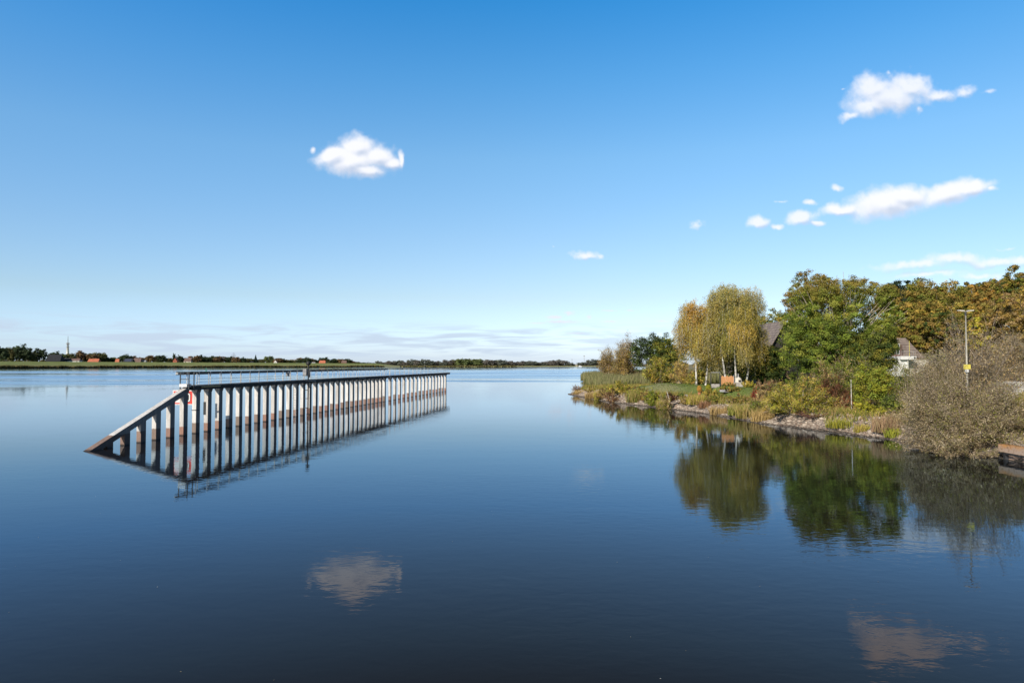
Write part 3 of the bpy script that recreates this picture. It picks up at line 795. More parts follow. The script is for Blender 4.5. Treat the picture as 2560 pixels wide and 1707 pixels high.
# navigation light mast
tm = 23.0
o = empty('navigation_light', on_wall(.74, tm, 0), WR); tag(o, 'dark pole with round lantern and grey cabinet rising through the guide wall deck', 'light mast')
MB().tube([(0, 0, .1), (0, 0, DZ1+1.75)], .075, 10).build('mast', M['dark_steel'], o)
lp = [(0,0,DZ1+1.72),(0,0,DZ1+1.78),(0,0,DZ1+1.95),(0,0,DZ1+2.12),(0,0,DZ1+2.2)]
MB().tube(lp, [.16, .26, .28, .2, .06], 12).build('lantern', M['black'], o, smooth=True)
MB().box(-.62, -.16, -.2, .2, DZ1+.42, DZ1+1.3).build('cabinet', M['canvas'], o, bevel=.02)
MB().box(.10, .20, -.1, .1, DZ1+.30, DZ1+1.1).build('cable_box', M['dark_steel'], o, bevel=.01)
for z in (2.95, 1.95, .85):
    MB().box(-.72, .05, -.04, .04, z, z+.07).build('stay', M['dark_steel'], o)
o = MB().tube([(0, 0, -.5), (0, 0, DZ0+.3)], .055, 8).build('drain_pipe', M['pipe_yellow']); o.location = on_wall(.36, tm+.9)
tag(o, 'yellowish vertical pipe dropping to the water beside the lantern mast', 'pipe')
o = empty('equipment_box', on_wall(-.30, tm-3.2, DZ1), WR); tag(o, 'small grey box on posts at the walkway railing, left of the lantern mast', 'box')
MB().box(-.18, .18, -.12, .12, .45, .95).build('housing', M['canvas'], o, bevel=.02)
for s_ in (-1, 1): MB().box(s_*.14-.02, s_*.14+.02, -.02, .02, 0, .452).build('leg', M['galv'], o)
# ladder on a pile
o = empty('pile_ladder', on_wall(-.02, 21.05, 0), WR); tag(o, 'narrow dark ladder fixed down a white pile near the lantern mast', 'ladder')
for s_ in (-1, 1): MB().box(s_*.17-.015, s_*.17+.015, -.02, .02, -.3, 3.75).build('stile', M['galv'], o)
rg = None
for i in range(12):
    if rg is None: rg = MB().box(-.155, .155, -.012, .012, .1, .125).build('rung', M['galv'], o)
    else:
        c = rg.copy(); col.objects.link(c); c.parent = o; c.location = (0, 0, i*.3)
# red and white number board
sx = X(459, 61.6)
o = empty('number_board', (sx, 61.6, 0)); tag(o, 'red and white board with a large 0 behind the wall end', 'sign')
zb, zt_ = Z(1012, 61.6), Z(975, 61.6); hw = 26/F*61.6
MB().box(-hw, hw, 0, .06, zb, zt_).build('panel', M['white_paint'], o, bevel=.01)
MB().box(-hw+.09, hw-.09, -.012, -.002, zb+.09, zt_-.09).build('red_field', M['red'], o)
MB().box(-hw+.26, -.06, -.022, -.014, zb+.2, zt_-.22).build('white_field', M['white_paint'], o)
def ring(x0, x1, z0, z1, w, y0, y1, name, mat):
    n = 20; mb = MB(); cx, cz = (x0+x1)/2, (z0+z1)/2
    def P(i, k):
        a = 2*math.pi*i/n; e = .55
        rx = (x1-x0)/2-k; rz = (z1-z0)/2-k
        return (cx+math.copysign(abs(math.cos(a))**e, math.cos(a))*rx, cz+math.copysign(abs(math.sin(a))**e, math.sin(a))*rz)
    for i in range(n):
        a, b, c, d = P(i, 0), P(i+1, 0), P(i+1, w), P(i, w)
        mb.quad((a[0], y0, a[1]), (b[0], y0, b[1]), (c[0], y0, c[1]), (d[0], y0, d[1]))
    return mb.build(name, mat, o)
ring(.26, .68, zb+.24, zt_-.24, .24, -.018, 0, 'digit_outline', M['black'])
ring(.30, .64, zb+.30, zt_-.30, .10, -.024, 0, 'digit', M['white_paint'])
for s_ in (-1, 1): MB().box(s_*.5-.04, s_*.5+.04, .07, .14, zb-.02, zt_+.05).build('bracket', M['galv'], o)
MB().box(-.05, 1.35, .15, .23, zb+.4, zb+.5).build('support_arm', M['galv'], o)

# ------------------------------------------------------------------ quay with sheet piling, lower right
q = empty('quay_wall', (31.2, 44, 0)); tag(q, 'low sheet pile quay with orange rusty cap at the right edge', 'quay wall')
y = 0.0
mbp = MB(); pts = []
while y > -75:
    pts += [(.42, y), (.42, y-.45), (.16, y-.62), (.16, y-1.07)]; y -= 1.24
for a_, b_ in zip(pts, pts[1:]):
    mbp.quad((a_[0], a_[1], -2), (b_[0], b_[1], -2), (b_[0], b_[1], .45), (a_[0], a_[1], .45))
mbp.build('sheet_piles', M['pile'], q)
for k in range(30):
    MB().box(-.02, .60, -2.5*(k+1)+.012, -2.5*k, .452, .92).build('cap_panel', M['rust'], q, bevel=.012)
MB().box(-.10, -.022, -75, -.02, .34, .44).build('waler', M['dark_steel'], q)
MB().box(-.0, .62, -.0, .05, -2, .90).build('end_plate', M['dark_steel'], q)
for k in range(8):
    MB().box(-.09, .15, -1.24*k*2-.7, -1.24*k*2-.55, -1, .34).build('strut', M['dark_steel'], q)

# ------------------------------------------------------------------ stones, grass, reeds on the near bank
def ico():
    import bmesh
    bm = bmesh.new(); bmesh.ops.create_icosphere(bm, subdivisions=1, radius=1)
    V = np.array([v.co[:] for v in bm.verts]); Fc = np.array([[v.index for v in f.verts] for f in bm.faces]); bm.free()
    return V, Fc
IV, IF = ico()
def rocks(name, n, region, size, label):
    x0, x1, y0, y1 = region
    px_, py_ = [], []
    tot = 0
    while tot < n:
        x = rng.uniform(x0, x1, n*6); y = rng.uniform(y0, y1, n*6); d = sdist(x, y)
        k = (d > -.35) & (d < 3.6)
        px_.append(x[k]); py_.append(y[k]); tot += k.sum()
    x = np.concatenate(px_)[:n]; y = np.concatenate(py_)[:n]; z = hgt(x, y)
    s = rng.lognormal(math.log(size), .35, (n, 1, 1))*rng.uniform(.6, 1.25, (n, 1, 3))*np.array([1, 1, .6])
    V = IV[None]*(1+rng.normal(0, .16, (n, len(IV), 1)))*s
    an = rng.uniform(0, 6.28, n); c_, s_ = np.cos(an), np.sin(an)
    Vx = V[..., 0]*c_[:, None]-V[..., 1]*s_[:, None]; Vy = V[..., 0]*s_[:, None]+V[..., 1]*c_[:, None]
    V = np.stack([Vx+x[:, None], Vy+y[:, None], V[..., 2]+z[:, None]+size*.2], -1)
    Fc = IF[None]+(np.arange(n)*len(IV))[:, None, None]
    C = cols(n, [(.33,.27,.22),(.41,.33,.27),(.24,.19,.15),(.46,.39,.32),(.29,.21,.16)], .18)
    C = C*np.where(z < .05, .35, 1.0)[:, None]
    me = np_mesh(name, V.reshape(-1, 3), Fc.reshape(-1, 3), M['stones'], 3, C=np.repeat(C, len(IV), 0))
    o = link(name, me); tag(o, label, 'stones', kind='stuff')
def stone_mat():
    m, nt = new_mat('riprap'); g = NT(nt)
    a = g.n('ShaderNodeAttribute', attribute_name='col').outputs['Color']
    geo = g.n('ShaderNodeNewGeometry').outputs['Position']
    c = g.mix(g.rng(g.noise(geo, 8, 4), .3, .7, 0, .5), a, g.mix(1.0, a, (.5, .48, .46), 'MULTIPLY'))
    p = g.n('ShaderNodeBsdfPrincipled'); g.l(c, p.inputs['Base Color']); p.inputs['Roughness'].default_value = .95
    g.l(p.outputs[0], g.n('ShaderNodeOutputMaterial').inputs[0]); return m
M['stones'] = stone_mat()
rocks('bank_stones', 15000, (11, 40, 44.5, 142), .12, 'grey pink rubble stones armouring the near river bank')

def scatter(n, x0, x1, y0, y1, d0, d1, cond=None):
    xs_, ys_ = [], []; tot = 0
    while tot < n:
        x = rng.uniform(x0, x1, n*3); y = rng.uniform(y0, y1, n*3); d = sdist(x, y)
        k = (d > d0) & (d < d1)
        if cond is not None: k &= cond(x, y, d)
        xs_.append(x[k]); ys_.append(y[k]); tot += k.sum()
    x = np.concatenate(xs_)[:n]; y = np.concatenate(ys_)[:n]
    return np.stack([x, y, hgt(x, y)-.03], 1)
def pn(x, y, s=.35):
    return np.sin(x*s*2.1+1.3*np.sin(y*s*1.7))*np.sin(y*s*1.9+1.1*np.sin(x*s*1.3+2))
# lawn turf
P = scatter(26000, 18, 60, 85, 128, 4, 40)
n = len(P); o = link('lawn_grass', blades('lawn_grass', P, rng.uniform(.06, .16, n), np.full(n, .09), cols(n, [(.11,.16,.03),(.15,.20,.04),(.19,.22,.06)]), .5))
tag(o, 'short mown green grass of the riverside lawn', 'grass', kind='stuff')
# rough dry grass on top of the bank
P = scatter(75000, 11, 60, 44, 146, 1.9, 30, lambda x, y, d: (pn(x, y)+rng.normal(0, .35, len(x)) > -.1) & ~((y > 86) & (y < 128) & (d > 5)) )
n = len(P); o = link('rough_grass', blades('rough_grass', P, rng.uniform(.25, .8, n), np.full(n, .055), cols(n, STRAW[:2]+G_OLIVE+[(.2,.2,.06)], .2), .35))
tag(o, 'rough olive and straw coloured grass on top of the bank', 'grass', kind='stuff')
# reeds
P = scatter(34000, 20, 110, 150, 330, -.6, 45, lambda x, y, d: d > .2+1.2*pn(x, y, .25))
n = len(P); g_ = cols(n, [(.22,.23,.08),(.28,.26,.11),(.16,.19,.06),(.33,.28,.14)], .2); tp = cols(n, [(.27,.24,.13),(.22,.23,.10)], .15)
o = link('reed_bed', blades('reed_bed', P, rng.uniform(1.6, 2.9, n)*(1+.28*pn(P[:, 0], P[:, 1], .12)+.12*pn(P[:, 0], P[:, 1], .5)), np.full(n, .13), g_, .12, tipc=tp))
tag(o, 'pale green reed bed filling the cove behind the spit', 'reeds', kind='stuff')

P = np.stack([rng.uniform(-26, 24, 160), rng.uniform(11, 60, 160), np.full(160, .012)], 1)
P = P[(np.abs(P[:, 0]) < P[:, 1]*.78) & (sdist(P[:, 0], P[:, 1]) < -2)]
o = link('floating_leaves', leaf_mesh('floating_leaves', P, np.tile([0, 0, 1.], (len(P), 1)), .032, cols(len(P), [(.7,.68,.6),(.5,.42,.25)]))); tag(o, 'tiny pale leaves drifting on the calm water', 'leaves', kind='stuff')

def clump(label, px, Y, h, n=260, pal=STRAW, w=1.6, pale=None, group='dry grass clumps along the waterline', off=.4):
    x = X(px, Y); z = grd(x, Y)
    o = empty('grass_clump', (x, Y, z)); tag(o, label, 'grass clump', group)
    a = rng.uniform(0, 6.28, n); r = w/2*np.sqrt(rng.random(n))
    P = np.stack([np.cos(a)*r, np.sin(a)*r*.8, np.full(n, -.05)], 1)
    me = blades('grass_clump', P, rng.uniform(.5, 1, n)*h, np.full(n, .05), cols(n, pal, .18), .30, tipc=cols(n, pale or pal, .15))
    link('blades', me, o)
clump('straw clump on the stones below the lawn', 1740, 89, 1.5, 420, STRAW+G_YEL, 2.6)
clump('reddish dry clump at the waterline right of the straw clump', 1762, 86.5, 1.1, 300, [(.36,.2,.11),(.3,.17,.1)], 1.8)
clump('pale green tall clump at the waterline below brown bushes', 1842, 78, 1.5, 420, G_MID+STRAW, 2.2)
clump('tall straw clump left of the arching olive bush', 1868, 75, 1.8, 520, STRAW+G_OLIVE, 2.6)
clump('straw clump leaning over water beneath the olive bush', 1905, 71.6, 1.6, 420, STRAW, 2.4)
clump('low green clump at the water between the two stone patches', 2100, 61.6, 1.0, 360, G_YEL+G_OLIVE, 2.6)
clump('small green tuft on the right stone patch', 2150, 59.0, .9, 240, G_YEL+STRAW, 1.2)
clump('pink straw clump at the left foot of the grey willow', 2215, 56.6, 1.7, 420, [(.42,.27,.17),(.38,.29,.16)], 2.4)
clump('bright green tuft hanging to the water by the grey willow', 2232, 55.4, .9, 240, G_YEL+G_MID, 1.4)
clump('green rushes at the waterline in the middle of the spit', 1590, 103.5, 2.4, 420, G_MID+STRAW, 3)
clump('pale straw clump near the outer end of the spit', 1480, 120.5, 1.6, 360, STRAW, 2.6)
clump('straw clump beside stones, middle of the spit', 1500, 117, 1.7, 360, STRAW+G_YEL, 2.2)
clump('low straw clump at the very tip of the spit', 1445, 133.5, 1.0, 260, STRAW, 2.6)
clump('dry straw clump between spit bushes and stones', 1655, 95.8, 1.2, 260, STRAW+G_OLIVE, 2.0)
clump('pale reeds in shallow water before the olive bush', 1800, 81.4, 1.3, 300, STRAW+TAN, 2.6)

# ------------------------------------------------------------------ bushes of the bank
def B(label, px, Y, wpx, ypx_top, pal, dx=0, name='bush', cat='bush', **kw):
    x = X(px, Y); w = wpx/F*Y; z = grd(x, Y); h = Z(ypx_top, Y)-z
    return shrub(name, label, cat, x, Y, w, max(h, .8), pal, **kw)
B('bare reddish bush with orange leaves at the tip of the spit', 1446, 138, 44, 962, ORANGE+REDB, nleaf=900, leaf=.14, twig='twig_red', nstem=30)
B('orange brown low bush second from the spit tip', 1478, 128, 48, 968, RUSTY+GOLD, nleaf=2200, leaf=.15, twig='twig_red')
B('olive yellow bush in the middle of the spit', 1548, 113, 84, 953, G_YEL+GOLD+G_OLIVE, nleaf=9000, leaf=.16, lowfill=.05)
B('brown twiggy bush under the olive yellow spit bush', 1530, 110, 60, 972, REDB+TAN, nleaf=1800, leaf=.13, twig='twig_red', lowfill=.05)
B('mixed green and brown bush right of the spit middle', 1590, 107, 60, 965, G_OLIVE+G_YEL+REDB, nleaf=5500, leaf=.15, lowfill=.05)
B('green leafy bush at the spit root with yellow top', 1636, 98, 56, 974, G_MID+G_YEL, nleaf=6500, leaf=.15, lowfill=.03)
B('dark purple brown bush at the water before the lawn', 1676, 95.5, 46, 981, REDB+[(.05,.045,.03)], nleaf=3600, leaf=.13, twig='twig_red', lowfill=.03)
B('low dark green bush at the left edge of the stones', 1706, 95, 26, 990, G_DARK+G_MID, nleaf=2200, leaf=.14)
B('olive bush on the lawn edge above the stone bank', 1775, 92, 66, 972, G_OLIVE+GOLD, nleaf=6500, leaf=.15, lowfill=.05)
B('rust coloured bush right of the olive one above the stones', 1822, 90, 66, 966, RUSTY+G_OLIVE, nleaf=6500, leaf=.15, lowfill=.05)
B('green and brown low bush on the bank above stones', 1800, 86.5, 90, 985, G_MID+RUSTY+G_OLIVE, nleaf=6500, leaf=.14, lowfill=.02)
B('yellow leafed bush beside the grey garden wall', 1868, 92, 40, 950, G_YEL+GOLD, nleaf=3200, leaf=.15)
B('grey twiggy bush behind the bright red plant', 1912, 88, 60, 948, TAN+REDB, nleaf=2600, leaf=.13, twig='twig')
B('small bright red leafed bush on the bank', 1888, 83, 20, 968, [(.42,.03,.03),(.3,.05,.03)], nleaf=1500, leaf=.13, twig='twig_red')
B('tan dry bush around the small red one', 1905, 80, 44, 975, STRAW+TAN, nleaf=3500, leaf=.13)
B('green bush with upright leaves at the water, left of olive bush', 1886, 74.5, 40, 1000, G_MID+G_OLIVE, nleaf=4200, leaf=.13, lowfill=.03)
B('large arching olive bush leaning over the water', 1992, 69, 170, 953, GOLD+G_OLIVE+G_YEL, nleaf=30000, leaf=.12, nstem=70, ntwig=16, lowfill=.0, dome=1.1)
B('tangle of bare brown twigs under the arching olive bush', 2030, 66.3, 110, 1030, REDB+TAN, nleaf=900, leaf=.1, nstem=60, twig='twig_red', lowfill=.0)
B('reddish brown bush behind the arching olive bush', 2072, 74, 100, 938, REDB+[(.2,.1,.05),(.12,.1,.04)], nleaf=12000, leaf=.13, nstem=40, twig='twig_red', lowfill=.05)
B('mid green bush below the big green tree', 2010, 80, 120, 930, G_MID+G_DARK+TAN, nleaf=12000, leaf=.15, lowfill=.03)
B('dark green bush at the foot of the yellow sapling', 2222, 64, 50, 985, G_DARK+G_MID, nleaf=6500, leaf=.12, lowfill=.0)
B('spreading yellow low bush on the bank above right stones', 2160, 63.5, 95, 1005, G_YEL, nleaf=9000, leaf=.13, nstem=36, lowfill=.0)
B('olive bush behind the yellow sapling', 2160, 76, 120, 890, G_OLIVE+G_MID, nleaf=11000, leaf=.15, lowfill=.05, nstem=40)
B('orange flecked green bush left of the white house', 2205, 74, 80, 915, G_OLIVE+ORANGE[:1]+G_DARK, nleaf=9000, leaf=.14, lowfill=.05, nstem=34)

for px_, Y_, w_, yt_, lb_, pal_ in (
  (1618, 101, 46, 978, 'yellow brown scrub in the gap left of the spit root bush', GOLD+REDB),
  (1660, 92.5, 40, 992, 'low olive scrub at the water beside the purple brown bush', G_OLIVE+STRAW),
  (1724, 90.5, 60, 990, 'low tawny scrub on top of the left stone patch', RUSTY+STRAW),
  (1850, 82, 70, 984, 'brown green scrub on the bank right of the stone patch', G_OLIVE+RUSTY+TAN),
  (1900, 77, 60, 992, 'tawny scrub between straw clumps left of olive bush', TAN+STRAW+G_OLIVE),
  (2100, 68, 80, 985, 'red brown scrub at the foot of the pale stake', REDB+TAN),
  (2240, 58.5, 60, 1020, 'olive scrub in the corner between stones and grey willow', G_OLIVE+GREYLEAF),
  (1512, 116, 50, 972, 'tawny low scrub near the outer end of the spit', TAN+RUSTY+STRAW),
  (1940, 84, 90, 950, 'brown and green thicket in front of the dark ivy tree', TAN+G_OLIVE+REDB),
  (1830, 94.5, 60, 972, 'green brown thicket hiding the rowing boat foot', G_MID+RUSTY)):
    B(lb_, px_, Y_, w_, yt_, pal_, name='scrub', cat='bush', nleaf=5500, leaf=.13, lowfill=.0, nstem=30)
B('loose olive shrub in front of the white house wall', 2268, 70, 84, 908, G_OLIVE+G_MID[:1], nleaf=4200, leaf=.14, nstem=26, lowfill=.1)
B('tall olive thicket between the big green tree and the yellow sapling', 2085, 78, 130, 885, G_OLIVE+G_MID+TAN, nleaf=16000, leaf=.15, nstem=44, lowfill=.05)
x = X(2180, 66); tree('young_tree', 'yellow green sapling at the top of the right stone patch', 'tree', x, 66, 3.7, Z(903, 66), grd(x, 66)+.3, G_YEL[2:]+G_MID[1:2]+G_OLIVE[1:2], 9000, .15, 18, .06, tight=.26)
# grey willows over the water
kw = dict(twig='twig', lowfill=.0, dome=1.0, tr=.016)
B('big grey leafed willow bush overhanging the water, lower left part', 2345, 49.4, 205, 905, GREYLEAF, name='willow_bush', cat='willow', nleaf=40000, leaf=.09, nstem=90, ntwig=26, **kw)
B('big grey leafed willow bush next to the rusty quay', 2425, 46.8, 250, 935, GREYLEAF+G_OLIVE[:1], name='willow_bush', cat='willow', nleaf=46000, leaf=.09, nstem=110, ntwig=26, **kw)
B('greenish willow bush between white house and lamp post', 2345, 56, 120, 880, G_OLIVE+GREYLEAF, name='willow_bush', cat='willow', nleaf=50000, leaf=.095, nstem=70, ntwig=22, **kw)
B('tall bare branched willow behind the lamp post', 2425, 54.5, 210, 803, GREYLEAF+TAN, name='willow_bush', cat='willow', nleaf=15000, leaf=.12, nstem=70, ntwig=24, twig='twig', lowfill=.25, tr=.022)
B('sparse pinkish willow at the right edge above the road wall', 2535, 64, 150, 840, TAN+GREYLEAF, name='willow_bush', cat='willow', nleaf=17000, leaf=.12, nstem=60, ntwig=20, twig='twig', lowfill=.2, tr=.02)
B('drooping willow skirt touching the water left of the rusty quay', 2395, 45.8, 210, 1045, GREYLEAF, name='willow_bush', cat='willow', nleaf=20000, leaf=.085, nstem=60, ntwig=22, **kw)
B('low grey leafed willow shoots at the right edge above the quay', 2530, 46.5, 130, 1010, GREYLEAF, name='willow_bush', cat='willow', nleaf=22000, leaf=.09, nstem=50, ntwig=22, **kw)
B('leafy green bush above the rusty quay at right edge', 2600, 43, 60, 1078, G_MID+G_YEL, nleaf=5000, leaf=.09, lowfill=.0)
B('brown bush in front of the road wall', 2480, 53.5, 110, 990, GREYLEAF+REDB, nleaf=15000, leaf=.09, nstem=50, lowfill=.0)

# ------------------------------------------------------------------ larger trees of the near bank
def T(label, px, Y, wpx, ytop, ylow, pal, name='tree', cat='tree', **kw):
    x = X(px, Y); return tree(name, label, cat, x, Y, wpx/F*Y, Z(ytop, Y), Z(ylow, Y), pal, **kw)
# far end of the near bank
B('brown half bare willow leaning left at the end of the bank', 1522, 268, 62, 872, TAN+RUSTY, name='willow', cat='willow', nleaf=13000, leaf=.32, nstem=40, ntwig=18, tr=.07, lowfill=.15, twig='twig')
B('taller brown half bare willow beside the dark round tree', 1566, 258, 72, 845, TAN+RUSTY+GOLD[:1], name='willow', cat='willow', nleaf=22000, leaf=.32, nstem=46, ntwig=18, tr=.07, lowfill=.1, twig='twig')
T('dark green round tree behind the reed bed', 1634, 245, 112, 824, 945, G_DARK+[(.05,.07,.045)], nleaf=22000, leaf=.42, nl=22, name='round_tree', rr=(.26,.42))
T('olive green tree right of the dark round tree', 1672, 205, 96, 843, 950, G_OLIVE+G_DARK[1:], nleaf=15000, leaf=.36, name='round_tree')
B('yellow green bush at the reeds below the dark tree', 1648, 150, 70, 888, G_YEL+G_OLIVE+GOLD, nleaf=9000, leaf=.27, lowfill=.05, tr=.04)
B('tan feathery bush left of the orange birch', 1704, 112, 66, 896, TAN+GOLD, nleaf=10000, leaf=.16, lowfill=.05, tr=.035)
B('low olive bush under the orange birch', 1745, 104, 60, 925, G_OLIVE+GOLD, nleaf=5000, leaf=.2, lowfill=.05)
weeping('birch', 'orange leaved weeping birch, left of the tall golden one', X(1752, 102), 102, 7.4, Z(738, 102), Z(956, 102), ORANGE[:1]+GOLD+[(.46,.40,.17),(.44,.35,.12),(.40,.38,.14)], nstr=2600, per=26, leaf=.15, trunks=2, strand=(.8, 3.0), trunk_r=.16)
weeping('birch', 'tall golden weeping birch with white trunks', X(1840, 98), 98, 8.6, Z(703, 98), Z(955, 98), GOLD+G_OLIVE[:2]+[(.50,.42,.16),(.48,.44,.20),(.38,.37,.15),(.34,.36,.13)], nstr=4200, per=28, leaf=.145, trunks=3, strand=(.7, 3.0), trunk_r=.17)
T('green yellow tree between golden birch and brown roof', 1922, 134, 118, 764, 930, G_OLIVE+GOLD+G_MID, nleaf=26000, leaf=.26, nl=24)
T('dark ivy green tree at the foot of the brown roofed house', 1905, 101, 125, 852, 965, G_DARK+G_OLIVE[:1], nleaf=30000, leaf=.19, name='evergreen_bush', cat='tree', nl=34)
T('brown topped tree behind the left side of the big green tree', 2042, 99, 150, 672, 880, RUSTY+G_OLIVE, nleaf=36000, leaf=.20, nl=26, rr=(.16,.28))
T('big light green tree with open crown and visible limbs', 2112, 90, 272, 684, 930, G_MID+G_MID+G_OLIVE, nleaf=110000, leaf=.18, nl=60, trunk_r=.28, bark='pale_bark', nlimb=40, top_pal=RUSTY, rr=(.10,.20), tight=.17, limb_out=.95, inner=.05, name='ash_tree')
T('low green tree filling the foot of the big green tree', 2045, 87, 180, 790, 960, G_MID+G_MID+G_DARK, nleaf=42000, leaf=.18, nl=36, name='round_tree')
T('dark green tree left of the white house', 2168, 85, 140, 820, 960, G_DARK+G_OLIVE, nleaf=26000, leaf=.18, nl=28, name='round_tree')
T('olive tree filling the gap behind the two weeping birches', 1812, 110, 170, 800, 955, G_OLIVE+GOLD+G_DARK, nleaf=34000, leaf=.21, nl=30, name='round_tree')
# wooded hillside
hill = [
 ('dark blue green pine on the ridge behind the big green tree', 2268, 190, 110, 697, 800, [(.04,.065,.04),(.06,.085,.05)], 'pine_tree'),
 ('rust brown tree on the ridge left of the pine', 2222, 185, 64, 706, 800, RUSTY, 'oak_tree'),
 ('large golden brown oak, highest left of the lamp post', 2345, 142, 170, 686, 850, RUSTY+G_OLIVE, 'oak_tree'),
 ('golden brown oak left below the largest oak', 2285, 134, 120, 740, 880, RUSTY+GOLD+G_OLIVE, 'oak_tree'),
 ('orange tipped oak right of the largest oak', 2438, 148, 110, 700, 840, RUSTY+ORANGE[:1], 'oak_tree'),
 ('dark green tree on the ridge above the lamp post', 2470, 178, 110, 703, 820, G_DARK+G_OLIVE, 'oak_tree'),
 ('orange brown tree on the ridge at right', 2505, 160, 90, 694, 820, ORANGE[2:]+RUSTY+G_OLIVE, 'oak_tree'),
 ('dark olive tree highest at the right edge', 2556, 158, 100, 661, 820, G_OLIVE+RUSTY+G_DARK, 'oak_tree'),
 ('brown oak behind the white house chimney', 2300, 122, 120, 790, 895, RUSTY+G_OLIVE, 'oak_tree'),
 ('dark brown green tree behind the lamp post middle', 2380, 118, 120, 770, 890, RUSTY+G_OLIVE+G_DARK, 'oak_tree'),
 ('yellow leaved tree right of the lamp post', 2462, 112, 90, 785, 890, G_YEL+GOLD, 'oak_tree'),
 ('pinkish brown open tree at the right edge of the hillside', 2540, 108, 130, 725, 880, TAN+RUSTY, 'oak_tree'),
 ('golden tree low on the hillside at the right edge', 2590, 116, 120, 715, 860, GOLD+RUSTY, 'oak_tree'),
 ('olive tree at mid slope right of the largest oak', 2430, 130, 120, 745, 880, G_OLIVE+RUSTY+GOLD, 'oak_tree'),
 ('brown tree just outside the hill edge at far right', 2650, 150, 130, 680, 860, RUSTY, 'oak_tree'),
 ('green brown tree behind the pine at hill centre', 2320, 205, 120, 712, 800, G_OLIVE+RUSTY, 'oak_tree'),
 ('dark tree low behind the white house roof', 2235, 128, 100, 800, 900, G_DARK+G_OLIVE, 'oak_tree'),
]
for lb, px_, Y_, w_, yt_, yl_, pal_, nm_ in hill:
    T(lb, px_, Y_, w_, yt_, yl_, pal_, name=nm_, nleaf=24000, leaf=.30*Y_/140, nl=26, rr=(.15,.27), group='trees on the wooded hillside')
for i in range(9):
    T('brown and olive tree deep in the wooded hillside', 2290+i*48, 215+8*(i % 3), 100, 730-i*5, 830, RUSTY+G_OLIVE, name='oak_tree', nleaf=9000, leaf=.5, nl=16, group='hidden back row of hillside trees')

# ------------------------------------------------------------------ houses on the near bank
def gable_house(name, label, x, y, z, w, l, eave, ridge, wall, roof, over=.5, rz=0, cat='house', gap=None):
    """gable end faces -y"""
    o = empty(name, (x, y, z), rz); tag(o, label, cat)
    a = w/2
    mb = MB(); mb.box(-a, a, 0, l, -1, eave)
    mb.poly([(-a, 0, eave), (a, 0, eave), (0, 0, ridge-.15)]); mb.poly([(a, l, eave), (-a, l, eave), (0, l, ridge-.15)])
    mb.build('wall', wall, o)
    s = (ridge-eave)/a; e = a+over; ze = ridge-s*e; t = .22
    mb = MB()
    for sg in (-1, 1):
        mb.hexa([(0, -over, ridge), (sg*e, -over, ze), (sg*e, l+over, ze), (0, l+over, ridge), (0, -over, ridge+t), (sg*e, -over, ze+t), (sg*e, l+over, ze+t), (0, l+over, ridge+t)])
    rf = mb.build('roof', roof, o)
    return o, rf
YH = 116
hx = X(1962, YH)
zg = grd(hx, YH)
o, rf = gable_house('house', 'house with steep brown tiled roof and dark gable among trees', hx, YH, zg, 9.4, 13, 2.6, Z(805, YH)-zg, M['wood_dark'], M['tiles'], .7)
for wx in (-1.7, 0, 1.7):
    f = MB().box(wx-.6, wx+.6, -.06, -.005, 3.6, 4.8).build('window', M['white_paint'], o)
    MB().box(wx-.5, wx+.5, -.075, -.062, 3.7, 4.7).build('pane', M['glass'], f)
# white balcony left of it
o = empty('balcony', (X(1866, 112), 112, grd(X(1866, 112), 112))); tag(o, 'white balcony with slatted rail behind the golden birch', 'balcony'); o.scale = (.8, .8, 1)
zb_ = Z(893, 112)-o.location.z
MB().box(-1.9, 1.9, 0, 2.5, -1, zb_).build('lower_wall', M['cream'], o)
for k in range(4): MB().box(-1.9, 1.9, -.12, -.04, zb_+.05+.22*k, zb_+.16+.22*k).build('slat', M['white_paint'], o)
for k in (-1.8, 0, 1.8): MB().box(k-.05, k+.05, -.035, .03, zb_, zb_+1.5).build('post', M['white_paint'], o)
MB().box(-.5, .5, 1.2, 1.3, zb_, zb_+1.9).build('door', M['white_paint'], o)

# white house with flat roofed bay, tiled main roof and brick chimney
Yh = 112; s_ = Yh/F
hx = X(2262, Yh); zg = grd(hx, Yh)
o = empty('white_house', (hx, Yh, zg)); tag(o, 'white house with flat bay, brown roof and red brick chimney', 'house')
zt1 = Z(899, Yh)-zg
MB().box(-1.75, -.15, -1.0, 5, -1.5, zt1-.02).build('bay', M['white_paint'], o)
MB().box(-.148, 4.2, .5, 6, -1.5, zt1-.05).build('wall', M['cream'], o)
f = MB().box(-1.45, 1.05, -1.5, 3, zt1, zt1+.55).build('flat_roof', M['white_paint'], o, bevel=.02)
MB().box(-2.6, -1.452, -.6, 3, zt1+.05, zt1+.4).build('side_roof', M['canvas'], o)
MB().box(-.25, -.13, -1.25, -1.13, -1.5, zt1).build('porch_post', M['white_paint'], o)
MB().box(.62, .92, -1.515, -1.502, zt1+.14, zt1+.42).build('number_plate', M['dark_steel'], o)
z2 = Z(866, Yh)-zg
MB().quad((.3, 1.5, zt1+.6), (4.2, 1.5, zt1+.3), (3.4, 5.5, z2+1.6), (.8, 5.5, z2+1.6)).build('roof', M['tiles'], o)
MB().box(-1.4, .6, 1.6, 4.5, zt1+.56, z2+.3).build('upper_wall', M['roof_brown'], o)
for k in (-1.0, -.2): 
    w_ = MB().box(k-.3, k+.3, 1.55, 1.598, zt1+.9, z2+.5).build('window', M['white_paint'], o)
    MB().box(k-.24, k+.24, 1.535, 1.548, zt1+.96, z2+.44).build('pane', M['glass'], w_)
rl = MB()
for k in range(9): rl.box(-1.35+k*.28, -1.33+k*.28, -1.45, -1.42, zt1+.552, zt1+1.3)
